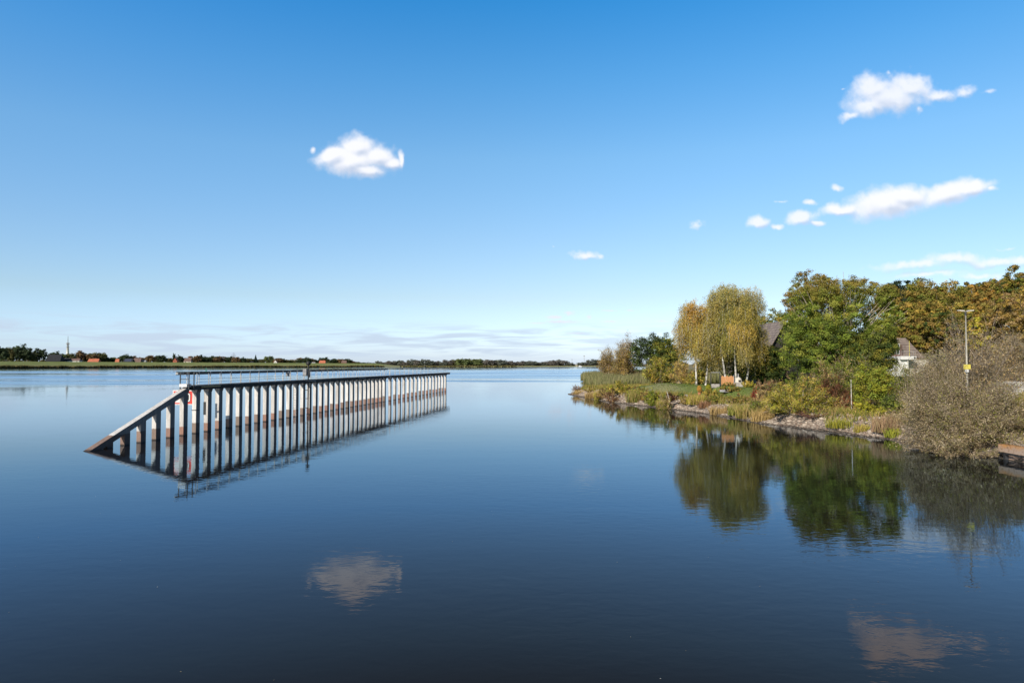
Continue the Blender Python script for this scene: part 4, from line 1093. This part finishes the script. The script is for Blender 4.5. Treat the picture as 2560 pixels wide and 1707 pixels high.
rl.box(-1.35, .95, -1.455, -1.415, zt1+1.3, zt1+1.35); rl.build('balcony_rail', M['galv'], o)
MB().box(.04, .09, -1.3, -1.25, zt1+.552, z2+.9).build('yellow_post', M['yellow'], o)
zc0, zc1 = Z(846, Yh)-zg, Z(819, Yh)-zg
ch = MB().box(-1.15, -.62, 4.6, 5.2, zt1+1, zc1-.45).build('chimney', M['brick_red'], o)
MB().box(-1.2, -.57, 4.55, 5.25, zc1-.448, zc1).build('chimney_cap', M['brick_red'], ch)

# road wall, lamp, boxes
o = empty('road_wall', (X(2468, 60), 60, grd(X(2500, 60), 60))); tag(o, 'low whitish concrete wall beside the road at the right edge', 'wall')
zt2 = Z(953, 60)-o.location.z
for k in range(8): MB().box(2.4*k, 2.4*k+2.385, 0, .3, -2, zt2).build('wall_panel', M['deck_top'], o, bevel=.02)
Yl = 50.5
lx = X(2417, Yl); zl = grd(lx, Yl)
o = empty('street_lamp', (lx, Yl, zl)); tag(o, 'slender pale lamp post with two flat lamp heads', 'street lamp')
ht = Z(778, Yl)-zl
MB().tube([(0, 0, -.3), (0, 0, 2.5), (0, 0, ht)], [.085, .075, .045], 10).build('pole', M['lamp_paint'], o, smooth=True)
MB().tube([(-.28, 0, ht-.02), (.28, 0, ht-.02)], .025, 6).build('arm', M['lamp_paint'], o)
for sg in (-1, 1):
    hd = MB().hexa([(sg*.14, -.12, ht-.02), (sg*.58, -.09, ht+.03), (sg*.58, .09, ht+.03), (sg*.14, .12, ht-.02), (sg*.14, -.1, ht+.07), (sg*.58, -.07, ht+.09), (sg*.58, .07, ht+.09), (sg*.14, .1, ht+.07)])
    hd.build('lamp_head', M['lamp_paint'], o)
MB().tube([(0, 0, ht-.3), (0, 0, ht-.05)], .07, 8).build('collar', M['dark_steel'], o)
o = empty('notice_box', (X(2418, Yl-.2), Yl-.2, zl)); tag(o, 'small yellow plate over a white box fixed to the lamp post', 'sign')
MB().box(-.26, .26, 0, .05, Z(923, Yl)-zl, Z(911, Yl)-zl).build('plate', M['yellow'], o, bevel=.01)
MB().box(-.12, .12, 0, .1, Z(930, Yl)-zl, Z(923.5, Yl)-zl).build('box', M['white_paint'], o)
o = MB().tube([(0, 0, -.3), (0, 0, 3.2)], [.045, .035], 8).build('stake', M['birch_bark'])
o.location = (X(2127, 66), 66, grd(X(2127, 66), 66)); tag(o, 'thin pale stake standing before the reddish brown bush', 'stake')

# garden furniture on the lawn
Yg = 94
def G(px, dy=0): dy = dy*.69; x = X(px, Yg+dy); return (x, Yg+dy, grd(x, Yg+dy))
o = empty('picnic_table', G(1742)); tag(o, 'long brown wooden table on the lawn with dark legs', 'table'); o.scale = (.69, .69, .69)
MB().box(-1.55, 1.55, -.45, .45, .74, .82).build('table_top', M['wood_brown'], o, bevel=.01)
for sx_ in (-1.2, 1.2):
    for sy_ in (-.35, .35): MB().box(sx_-.05, sx_+.05, sy_-.05, sy_+.05, 0, .738).build('leg', M['dark_steel'], o)
MB().box(-1.2, 1.2, -.03, .03, .2, .28).build('stretcher', M['dark_steel'], o)
for dy, w_ in ((-1.0, 'before'), (1.0, 'behind')):
    x_, y_, z_ = G(1742, dy); o = empty('bench', (x_, y_, z_)); tag(o, 'dark bench standing %s the long brown garden table' % w_, 'bench', 'benches at the garden table'); o.scale = (.69, .69, .69)
    MB().box(-1.45, 1.45, -.16, .16, .42, .47).build('seat', M['wood_brown'], o)
    for sx_ in (-1.2, 1.2): MB().box(sx_-.05, sx_+.05, -.14, .14, 0, .418).build('leg', M['dark_steel'], o)
o = empty('hammock', G(1690, -1)); tag(o, 'dark hammock sagging in a low wooden frame on the lawn', 'hammock'); o.scale = (.69, .69, .69)
for sg in (-1, 1):
    MB().tube([(sg*.9, 0, .08), (sg*1.75, 0, 1.15)], .05, 6).build('stand_post', M['wood_brown'], o)
MB().box(-1.2, 1.2, -.05, .05, 0, .09).build('base_beam', M['grey_stone'], o)
mb = MB(); n = 10
for i in range(n):
    t0, t1 = -1+2*i/n, -1+2*(i+1)/n
    z0_, z1_ = .45+.6*t0*t0, .45+.6*t1*t1; w0, w1 = .42*(1-t0**4)+.03, .42*(1-t1**4)+.03
    mb.quad((t0*1.65, -w0, z0_+.1), (t1*1.65, -w1, z1_+.1), (t1*1.65, w1, z1_+.1), (t0*1.65, w0, z0_+.1))
mb.build('sling', M['dark_steel'], o)
for k, (px_, lb) in enumerate(((1668, 'low pale wooden chair at the left end of the hammock'), (1716, 'grey garden chair between hammock and brown table'))):
    o = empty('garden_chair', G(px_)); tag(o, lb, 'chair'); o.scale = (.69, .69, .69)
    mt = M['wood_orange'] if k == 0 else M['canvas']
    MB().box(-.28, .28, -.28, .28, .40, .45).build('seat', mt, o)
    MB().hexa([(-.28, .2, .452), (.28, .2, .452), (.28, .26, .452), (-.28, .26, .452), (-.28, .32, 1.0), (.28, .32, 1.0), (.28, .38, 1.0), (-.28, .38, 1.0)]).build('backrest', mt, o)
    for a_ in (-.25, .25):
        for b_ in (-.25, .25): MB().box(a_-.03, a_+.03, b_-.03, b_+.03, 0, .398).build('leg', mt, o)
for px_, lb, pl in ((1748, 'orange leaved bush in a pot behind the brown table', ORANGE), (1770, 'yellow bush in a terracotta pot left of the glass frame', G_YEL)):
    x_, y_, z_ = G(px_, 1.6 if px_ < 1760 else -.5)
    o = empty('potted_plant', (x_, y_, z_)); tag(o, lb, 'potted plant'); o.scale = (.69, .69, .69)
    MB().tube([(0, 0, 0), (0, 0, .5), (0, 0, .58)], [.26, .36, .38], 12).build('pot', M['terracotta'], o)
    n = 1500; d_ = rnd_dir(n); P = d_*rng.uniform(.5, 1, (n, 1))*np.array([.55, .55, .75])+np.array([0, 0, 1.25])
    link('foliage', leaf_mesh('potted_foliage', P, d_+rnd_dir(n)*.7, .12, cols(n, pl)), o)
o = empty('glass_shelter', G(1788)); tag(o, 'tall dark framed glass panel standing on the lawn', 'glass frame'); o.scale = (.69, .69, .69)
hf = (Z(930, Yg)-o.location.z)/.69
for sg in (-1, 1): MB().box(sg*.9-.06, sg*.9+.06, -.06, .06, 0, hf).build('frame_post', M['dark_steel'], o)
MB().box(-.838, .838, -.06, .06, hf-.14, hf).build('frame_top', M['canvas'], o)
MB().box(-.838, .838, -.05, .05, 0, .75).build('base_panel', M['grey_stone'], o)
MB().quad((-.838, 0, .75), (.838, 0, .75), (.838, 0, hf-.14), (-.838, 0, hf-.14)).build('pane', M['clear'], o)
o = empty('wood_fence', G(1818, .4)); tag(o, 'orange larch board fence panel right of the glass frame', 'fence'); o.scale = (.69, .69, .69)
for k in range(11):
    MB().box(-1.25+k*.23, -1.25+k*.23+.2, 0, .04, .25, 1.95+.12*math.sin(k*1.7)).build('board', M['wood_orange'], o)
for z_ in (.6, 1.5): MB().box(-1.25, 1.25, .045, .09, z_, z_+.1).build('crossbar', M['wood_brown'], o)
for z_ in (-1.28, 1.3): MB().box(z_-.05, z_+.05, .0, .12, 0, 2.1).build('fence_post', M['grey_stone'], o)
# outdoor stone oven and upturned rowing boat
o = empty('garden_oven', G(1846, -1)); tag(o, 'white rounded stone oven beside the orange board fence', 'oven'); o.scale = (.69, .69, .69)
MB().box(-.7, .7, -.6, .6, 0, .9).build('plinth', M['grey_stone'], o, bevel=.04)
MB().tube([(0, 0, .9), (0, 0, 1.2), (0, 0, 1.6), (0, 0, 1.85), (0, 0, 1.95)], [.68, .68, .52, .25, .08], 14).build('dome', M['cream'], o, smooth=True)
MB().box(-.22, .22, -.7, -.5, .98, 1.35).build('opening', M['black'], o)
MB().tube([(0, .2, 1.8), (0, .2, 2.6)], .1, 8).build('flue', M['galv'], o)
o = empty('rowing_boat', G(1820, -6), .15); tag(o, 'grey upturned rowing boat lying before the board fence', 'rowing boat')
o.scale = (.6, .6, .6)
mb = MB(); n = 10; rows = []
for i in range(n+1):
    t = -1+2*i/n; w_ = .62*(1-abs(t)**2.6)+.01; k_ = .55*(1-.25*t*t)
    rows.append([(t*2.0, w_*math.cos(a_), .12*abs(t)+k_*math.sin(a_)) for a_ in np.linspace(0, math.pi, 7)])
for i in range(n):
    for j in range(6): mb.quad(rows[i][j], rows[i+1][j], rows[i+1][j+1], rows[i][j+1])
mb.build('hull', M['canvas'], o, smooth=True)
MB().box(-1.9, 1.9, -.03, .03, .5, .6).build('keel', M['wood_brown'], o)
o = MB().tube([(0, 0, 0), (-.75, 0, 2.9)], [.035, .03], 6).build('leaning_pole', M['white_paint'])
o.location = G(1676, .5); tag(o, 'thin white pole leaning left beside the hammock', 'pole'); o.scale = (.69, .69, .69)
o = empty('garden_table', G(1816, 8)); tag(o, 'white round garden table under the birch behind the board fence', 'table'); o.scale = (.69, .69, .69)
MB().tube([(0, 0, .72), (0, 0, .77)], .8, 16).build('table_top', M['white_paint'], o)
MB().tube([(0, 0, 0), (0, 0, .719)], .06, 8).build('leg', M['white_paint'], o)

# ------------------------------------------------------------------ far left bank
def far_ground_mat():
    m, nt = new_mat('dike_grass'); g = NT(nt)
    geo = g.n('ShaderNodeNewGeometry').outputs['Position']
    sp = g.n('ShaderNodeSeparateXYZ'); g.l(geo, sp.inputs[0])
    c = g.mix(g.rng(g.noise(g.vscale(geo, (.02, .1, 1)), 1, 4), .35, .65), (.16, .20, .045), (.23, .25, .07))
    c = g.mix(g.rng(sp.outputs[2], 4.0, 5.6, 1, 0), c, (.27, .26, .12))
    p = g.n('ShaderNodeBsdfPrincipled'); g.l(c, p.inputs['Base Color']); p.inputs['Roughness'].default_value = .95
    g.l(p.outputs[0], g.n('ShaderNodeOutputMaterial').inputs[0]); return m
FG = far_ground_mat()
def shoreY(px): return 1060 + max(0, px)*.62 if px < 1000 else 1680
def crest(px): return 903.2+5.2*min(1, max(0, px/950))
pxs = list(range(-600, 1001, 20))
rows = []
for px in pxs:
    Y = shoreY(px); zc = Z(crest(px), Y+60); k = 1 if px < 940 else max(0, (1000-px)/60)
    zc = 3+(zc-3)*k
    prof = [(0, -1), (.5, 1.2*k+.2), (10, 2.0), (30, 4.6*k+.8*(1-k)), (60, zc), (66, zc), (90, zc-3*k), (400, 3), (60000, 3)]
    d = ray(px, 912)[0]
    rows.append([(d*(Y+a), Y+a, b) for a, b in prof])
mb = MB()
for i in range(len(rows)-1):
    for j in range(8): mb.quad(rows[i][j], rows[i+1][j], rows[i+1][j+1], rows[i][j+1])
tag(mb.build('far_bank', FG), kind='structure')
# island and far shore
def shore(name, pa, pb, Y, z=1.6, depth=400):
    mb = MB(); n = 30
    for i in range(n):
        a = pa+(pb-pa)*i/n; b = pa+(pb-pa)*(i+1)/n
        da, db = ray(a, 912)[0], ray(b, 912)[0]
        for (y0, z0), (y1, z1) in (((0, -1), (2, z)), ((2, z), (depth, z+.4)), ((depth, z+.4), (depth*1.5, 0.3))):
            mb.quad((da*(Y+y0), Y+y0, z0), (db*(Y+y0), Y+y0, z0), (db*(Y+y1), Y+y1, z1), (da*(Y+y1), Y+y1, z1))
    tag(mb.build(name, FG), kind='structure')
shore('island', 955, 1290, 1830); shore('far_shore', 1240, 1640, 2300)
mb = MB().quad((-2000, 3500, .4), (30000, 3500, .4), (30000, 70000, .4), (-20000, 70000, .4)); tag(mb.build('distant_land', FG), kind='structure')

# reeds along the far left bank
n = 16000; px = rng.uniform(-120, 1290, n); Yv = np.where(px < 960, 1060+np.maximum(px, 0)*.62, 1832)+rng.uniform(-2, 10, n)
xx = (px-1280)/F*Yv; pr = (np.sin(px*.05)+np.sin(px*.021+1)+np.sin(px*.13))/3
P = np.stack([xx, Yv, np.full(n, -.1)], 1)
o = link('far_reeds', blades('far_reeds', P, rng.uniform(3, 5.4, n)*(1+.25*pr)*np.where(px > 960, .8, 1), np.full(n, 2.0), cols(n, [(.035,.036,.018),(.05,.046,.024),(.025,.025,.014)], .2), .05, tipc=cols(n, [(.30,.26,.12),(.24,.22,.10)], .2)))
tag(o, 'dark reed fringe along the far river bank', 'reeds', kind='stuff')

# far tree prototypes: unit height, unit width
def far_proto(pal, nl, n, shape='round', inner=.1):
    if shape == 'cone':
        u = rng.random(n)**.6; a = rng.uniform(0, 6.28, n); r = .5*u*rng.uniform(.6, 1, n)
        P = np.stack([np.cos(a)*r, np.sin(a)*r, 1-u*.95], 1); N = P*np.array([1, 1, .3])+rnd_dir(n)*.3; C = cols(n, pal, .2)
        P2, S = P, .07
    elif shape == 'bare':
        d = rnd_dir(n); P2 = d*np.array([.5, .5, .42])*rng.random((n, 1))**.5+np.array([0, 0, .58]); N = rnd_dir(n); C = cols(n, pal, .2); S = .022
    else:
        L = make_lobes(1.0, 1.0, .06, 1.0, nl, (.24, .42))
        P2, N, C = crown_from_lobes(L, n, .08, pal, 8, .26, inner); S = .085
        k = P2[:, 2] > .0; P2, N, C = P2[k], N[k], C[k]
    crown = leaf_mesh('far_crown', P2, N, S, C, asp=.9)
    tr = tubes_mesh('far_trunk', [(np.array([[0, 0, -.05], [0, 0, .3], [0, 0, .7]]), np.array([.03, .025, .01]))], M['bark'], 5)
    return crown, tr
HZ = lambda pal, f: [tuple(c*(1-f)+h_*f for c, h_ in zip(p, (.17, .20, .24))) for p in pal]  # mixes distance haze into the leaf colours
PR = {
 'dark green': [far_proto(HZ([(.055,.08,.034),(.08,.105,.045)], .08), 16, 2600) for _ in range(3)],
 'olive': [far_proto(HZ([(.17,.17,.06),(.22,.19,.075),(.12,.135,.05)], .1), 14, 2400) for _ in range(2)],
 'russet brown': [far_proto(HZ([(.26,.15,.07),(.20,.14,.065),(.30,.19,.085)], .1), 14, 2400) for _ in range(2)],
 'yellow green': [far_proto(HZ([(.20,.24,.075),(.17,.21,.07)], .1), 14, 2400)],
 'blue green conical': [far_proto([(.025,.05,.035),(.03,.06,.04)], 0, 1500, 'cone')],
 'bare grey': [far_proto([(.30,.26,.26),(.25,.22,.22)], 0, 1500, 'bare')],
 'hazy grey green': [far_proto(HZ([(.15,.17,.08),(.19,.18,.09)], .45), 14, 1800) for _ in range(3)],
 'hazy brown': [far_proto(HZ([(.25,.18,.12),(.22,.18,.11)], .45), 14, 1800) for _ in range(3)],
}
ORD = ['first','second','third','fourth','fifth','sixth','seventh','eighth','ninth','tenth','eleventh','twelfth','thirteenth','fourteenth','fifteenth','sixteenth','seventeenth','eighteenth','nineteenth','twentieth']
cnt = {}
def far_tree(px, wpx, ytop, kind, ybase, Y, where, group, slim=False):
    d = ray(px, 912)[0]; x = d*Y; zb = Z(ybase, Y) - 1.5; zt = Z(ytop, Y)
    cnt[(kind, where)] = cnt.get((kind, where), 0)+1
    k = cnt[(kind, where)]
    lb = '%s tree %s, %s of its colour from the left' % (kind, where, ORD[min(k, 20)-1])
    o = empty('tree', (x, Y, zb), rng.uniform(0, 6.28)); tag(o, lb, 'tree', group)
    c, t = PR[kind][k % len(PR[kind])]
    w = wpx/F*Y*1.12; h = zt-zb
    for nm, me_ in (('crown', c), ('trunk', t)):
        q_ = link(nm, me_, o)
    o.scale = (w, w, h)
D, O_, Rb, YG, CF, BG = 'dark green', 'olive', 'russet brown', 'yellow green', 'blue green conical', 'bare grey'
LT = [(4,26,866,D),(24,26,867,O_),(50,38,862,D),(64,22,872,D),(80,20,879,O_),(99,26,871,D),(138,28,879,D),(158,18,884,YG),(178,20,882,O_),(200,20,876,Rb),(222,28,882,O_),(246,34,880,O_),(232,22,886,Rb),
 (258,20,884,D),(276,24,892,YG),(290,16,894,D),(314,24,886,D),(333,16,889,Rb),(352,24,893,Rb),(375,22,888,Rb),(400,28,887,D),(424,18,894,O_),(435,6,883,D),(449,14,888,D),(455,18,893,D),(472,18,895,O_),(487,28,889,Rb),(499,14,887,D),
 (513,24,891,D),(535,26,889,D),(541,20,892,Rb),(553,22,890,Rb),(572,20,891,D),(584,11,881,BG),(590,18,892,Rb),(606,16,893,D),(624,22,895,O_),(639,11,886,CF),(654,18,897,O_),(673,22,889,YG),(686,12,898,Rb),(696,22,895,Rb),(703,14,895,D),
 (716,22,898,O_),(731,22,899,O_),(748,14,897,D),(754,22,894,Rb),(767,20,893,D),(780,12,896,Rb),(792,16,898,D),(809,24,893,D),(826,14,899,D),(838,24,896,D),(852,20,897,Rb),(866,24,897,D),(880,20,902,Rb),(893,16,904,O_),(905,14,906,D)]
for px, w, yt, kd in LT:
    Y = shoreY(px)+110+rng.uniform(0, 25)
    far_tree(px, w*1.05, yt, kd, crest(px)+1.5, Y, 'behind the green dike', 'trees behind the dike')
HG, HB = 'hazy grey green', 'hazy brown'
MT = [(912,22,905,HG),(930,20,906,HG),(946,16,902,HG),(962,24,904,HG),(976,22,901,HB),(997,30,900,HG),(1013,18,904,HB),(1029,20,898,HG),(1046,20,899,HB),(1064,26,897,HG),(1078,18,901,HG),(1092,22,901,HB),(1108,20,903,HG),(1122,30,899,HB),
 (1142,24,897,'olive'),(1160,30,895,'yellow green'),(1176,26,898,'olive'),(1194,26,896,'yellow green'),(1208,22,900,'olive'),(1224,30,898,HB),(1240,22,899,'olive'),(1254,24,898,HG),(1272,28,901,HB),(1284,16,904,HB)]
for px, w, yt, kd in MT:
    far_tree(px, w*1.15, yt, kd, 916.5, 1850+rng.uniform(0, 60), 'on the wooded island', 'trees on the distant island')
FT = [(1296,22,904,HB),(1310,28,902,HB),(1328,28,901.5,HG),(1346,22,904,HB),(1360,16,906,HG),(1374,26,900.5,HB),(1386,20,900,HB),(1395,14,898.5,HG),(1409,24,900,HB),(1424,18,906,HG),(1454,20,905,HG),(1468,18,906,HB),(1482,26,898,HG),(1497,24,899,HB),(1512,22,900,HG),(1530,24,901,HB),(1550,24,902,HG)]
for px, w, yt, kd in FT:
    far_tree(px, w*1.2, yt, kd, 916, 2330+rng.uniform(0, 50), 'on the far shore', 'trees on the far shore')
# far low wood
n = 16000; px = rng.uniform(870, 1620, n); Yv = np.where(px < 1270, 1960, 2430)+rng.uniform(0, 120, n)
ht_ = (6+3*np.sin(px*.07)+2*np.sin(px*.23))*rng.random(n)**.7
P = np.stack([(px-1280)/F*Yv, Yv, 1+ht_*.9+1.5], 1)
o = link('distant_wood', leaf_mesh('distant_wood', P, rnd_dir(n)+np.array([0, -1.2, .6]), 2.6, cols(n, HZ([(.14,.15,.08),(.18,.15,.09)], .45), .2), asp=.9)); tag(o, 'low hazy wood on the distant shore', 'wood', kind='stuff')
n = 14000; px = rng.uniform(-80, 900, n); Yv = 1060+np.maximum(px, 0)*.62+150+rng.uniform(0, 60, n)
cr_ = 903.2+5.2*np.clip(px/950, 0, 1); zc_ = H+(912-cr_)/F*Yv
P = np.stack([(px-1280)/F*Yv, Yv, zc_-3+rng.random(n)**.7*(7+3*np.sin(px*.11)+2*np.sin(px*.31))], 1)
o = link('hedge_wood', leaf_mesh('hedge_wood', P, rnd_dir(n)+np.array([0, -1.2, .6]), 2.0, cols(n, [(.11,.115,.05),(.17,.12,.065),(.08,.09,.045)], .2), asp=.9)); tag(o, 'mixed brown and green undergrowth behind the dike trees', 'wood', kind='stuff')

# far houses
def far_house(label, x0, x1, ytop, wall, roof, eave_f=.45, dY=85, ridge_along=True, ybase=None, pv=False, chim=False):
    pc = (x0+x1)/2; Y = shoreY(pc)+dY; d = ray(pc, 912)[0]
    zb = Z((ybase or crest(pc)+2), Y)-1; zt = Z(ytop, Y); w = (x1-x0)/F*Y; h = zt-zb; dp = w*.5 if ridge_along else w*1.2
    o = empty('house', (d*Y, Y, zb)); tag(o, label, 'house', 'houses behind the dike')
    a = w/2; e = h*eave_f
    if ridge_along:
        MB().box(-a, a, 0, dp, 0, e).build('wall', wall, o)
        ins = a*.10
        mb = MB().quad((-a-.4, -.6, e-.2), (a+.4, -.6, e-.2), (a-ins, dp/2, h), (-a+ins, dp/2, h))
        mb.quad((a+.4, dp+.6, e-.2), (-a-.4, dp+.6, e-.2), (-a+ins, dp/2, h), (a-ins, dp/2, h))
        mb.poly([(-a-.4, dp+.6, e-.2), (-a-.4, -.6, e-.2), (-a+ins, dp/2, h)]).poly([(a+.4, -.6, e-.2), (a+.4, dp+.6, e-.2), (a-ins, dp/2, h)])
        rf = mb.build('roof', roof, o)
        for k in range(max(2, int(w/6))):
            wx = -a+w*(k+.5)/max(2, int(w/6)); 
            if e > 2.5: MB().box(wx-.7, wx+.7, -.08, -.01, e-2.0, e-.7).build('window', M['glass'], o)
        if pv: MB().quad((-a*.7, -.1, e+.35), (a*.7, -.1, e+.35), (a*.65, dp*.40, h*.93), (-a*.65, dp*.40, h*.93)).build('solar_panels', M['panel'], rf)
        if chim: MB().box(a*.4, a*.4+1, dp*.5-.5, dp*.5+.5, h-1, h+1.4).build('chimney', M['brick_red'], rf)
    else:
        mb = MB().box(-a, a, 0, dp, 0, e); mb.poly([(-a, 0, e), (a, 0, e), (0, 0, h-.3)]).poly([(a, dp, e), (-a, dp, e), (0, dp, h-.3)]); mb.build('wall', wall, o)
        mb = MB()
        for sg in (-1, 1): mb.hexa([(0, -.5, h-.3), (sg*(a+.6), -.5, e-.5), (sg*(a+.6), dp, e-.5), (0, dp, h-.3), (0, -.5, h), (sg*(a+.6), -.5, e-.2), (sg*(a+.6), dp, e-.2), (0, dp, h)])
        mb.build('roof', roof, o)
        MB().box(-.8, .8, -.08, -.01, e-.2, e+1.3).build('window', M['glass'], o)
    return o
W_, RO, RD, RB = M['cream'], M['roof_orange'], M['roof_dark'], M['roof_brown']
far_house('huge barn with black roof left of the telecom tower', 113, 150, 886, M['wood_dark'], RD, .2, dY=75)
far_house('white house with dark roof below the telecom tower', 149, 173, 895, M['white_paint'], RD, .45, dY=72)
far_house('white long house with red brown roof, right of the tower', 174, 198, 896, M['white_paint'], RB, .5, dY=74)
far_house('long grey roofed hall above the orange roof', 180, 232, 891, M['cream'], M['canvas'], .3, dY=135)
far_house('low house with long orange roof, largest orange roof at left', 217, 245, 896.5, W_, RO, .12, dY=72)
far_house('small house with orange roof between bushes', 287, 297, 897, W_, RO, .12, dY=74)
far_house('house with dark solar panelled roof', 306, 331, 896, M['cream'], RD, .2, dY=74, pv=True)
far_house('brown gabled farmhouse right of the solar roof', 331, 351, 895, M['brick_red'], RB, .25, dY=76)
far_house('low grey shed right of the brown farmhouse', 350, 364, 900, W_, M['canvas'], .5, dY=73)
far_house('narrow pink gabled house beside the dike poplar', 432, 442, 895, M['brick_red'], RO, .45, dY=78, ridge_along=False)
far_house('pale pink house with tiled roof among brown trees', 459, 477, 895, M['cream'], RB, .4, dY=78, chim=True)
far_house('tiny white house under olive trees', 624, 633, 903, M['white_paint'], RD, .5, dY=72)
far_house('white gabled house with orange roof beside yellow green tree', 684, 692, 900, M['white_paint'], RO, .4, dY=74, ridge_along=False)
far_house('large grey barn half hidden by olive trees', 722, 745, 898, M['canvas'], M['canvas'], .5, dY=118)
far_house('small white house left of the bright orange roof', 779, 788, 905, M['white_paint'], M['canvas'], .4, dY=72)
far_house('house with bright orange roof and chimney, right end of village', 797, 813, 901, W_, RO, .22, dY=74, chim=True)
far_house('brown roofed house at the right end of the tree row', 853, 866, 901, M['brick_red'], RB, .4, dY=78)

# telecom tower
Yt = 1800; o = empty('telecom_tower', (X(168.5, Yt), Yt, 2)); tag(o, 'slim white telecom tower with platforms and antenna mast', 'tower')
zf = lambda py: Z(py, Yt)-2
MB().tube([(0,0,-2),(0,0,zf(885)),(0,0,zf(868))], [4.6,3.6,2.6], 16).build('shaft', M['white_paint'], o, smooth=True)
MB().tube([(0,0,zf(868)),(0,0,zf(858))], 1.9, 12).build('upper_shaft', M['canvas'], o)
for py_, r_ in ((867, 4.2), (861.5, 4.0), (858, 3.4)):
    MB().tube([(0,0,zf(py_)),(0,0,zf(py_)+1.0)], r_, 16).build('platform', M['canvas'], o)
for k, (a_, r_) in enumerate(((0, 4.2), (2, 4.2), (4, 4.0))):
    MB().tube([(r_*math.cos(a_), r_*math.sin(a_), zf(861)+.5), (r_*math.cos(a_), r_*math.sin(a_), zf(857.5))], .8, 8).build('antenna', M['white_paint'], o)
MB().tube([(0,0,zf(858)),(0,0,zf(850)),(0,0,zf(839.5))], [.9,.7,.35], 8).build('mast', M['canvas'], o)
# distant masts, white buildings, boat, buoys
def far_mast(px_, ytop, label, hs):
    Y = 2600; o = empty('floodlight_mast', (X(px_, Y), Y, 0)); tag(o, label, 'mast')
    zt_ = Z(ytop, Y); MB().tube([(0,0,0),(0,0,zt_)], [.9,.5], 6).build('pole', M['canvas'], o)
    MB().box(-hs, hs, -1, 1, zt_, zt_+2.2).build('lamp_frame', M['canvas'], o)
far_mast(1460.5, 890.5, 'tall grey mast with crossbar above the far shore', 2.8)
far_mast(1430, 899, 'short grey mast left of the taller one on the far shore', 1.2)
for px_, w_, h_, lb in ((1433, 9, 7, 'pale block building on the far shore, left one'), (1442, 10, 6, 'pale block building on the far shore, right of its neighbour')):
    Y = 2360; o = empty('building', (X(px_, Y), Y, 1)); tag(o, lb, 'building')
    MB().box(-w_/2, w_/2, 0, 10, 0, h_).build('wall', M['cream'], o)
    MB().box(-w_/2-.3, w_/2+.3, -.3, 10.3, h_, h_+1).build('roof', M['canvas'], o)
    for k in (-1, 0, 1): MB().box(k*w_*.3-.8, k*w_*.3+.8, -.1, -.02, h_*.5, h_*.75).build('window', M['glass'], o)
Y = 2150; o = empty('motor_boat', (X(1450, Y), Y, 0)); tag(o, 'tiny white motor boat crossing in front of the far shore', 'boat')
MB().hexa([(-5.5,-1.2,-.3),(5,-.8,-.3),(5,.8,-.3),(-5.5,1.2,-.3),(-6,-1.7,1.6),(6.6,-.3,1.9),(6.6,.3,1.9),(-6,1.7,1.6)]).build('hull', M['white_paint'], o)
MB().hexa([(-3,-1.1,1.6),(2,-1.1,1.6),(2,1.1,1.6),(-3,1.1,1.6),(-2.6,-.9,3.4),(.6,-.9,3.4),(.6,.9,3.4),(-2.6,.9,3.4)]).build('cabin', M['white_paint'], o)
Y = 560; o = empty('river_buoy', (X(515.5, Y), Y, 0)); tag(o, 'green spar buoy floating before the dike', 'buoy')
MB().tube([(0,0,-.5),(0,0,.5),(0,0,.9),(0,0,2.6),(0,0,2.7)], [.55,.55,.28,.22,.05], 10).build('spar', M['green_paint'], o)
MB().tube([(0,0,2.7),(0,0,3.2)], [.3,.02], 8).build('topmark', M['green_paint'], o)
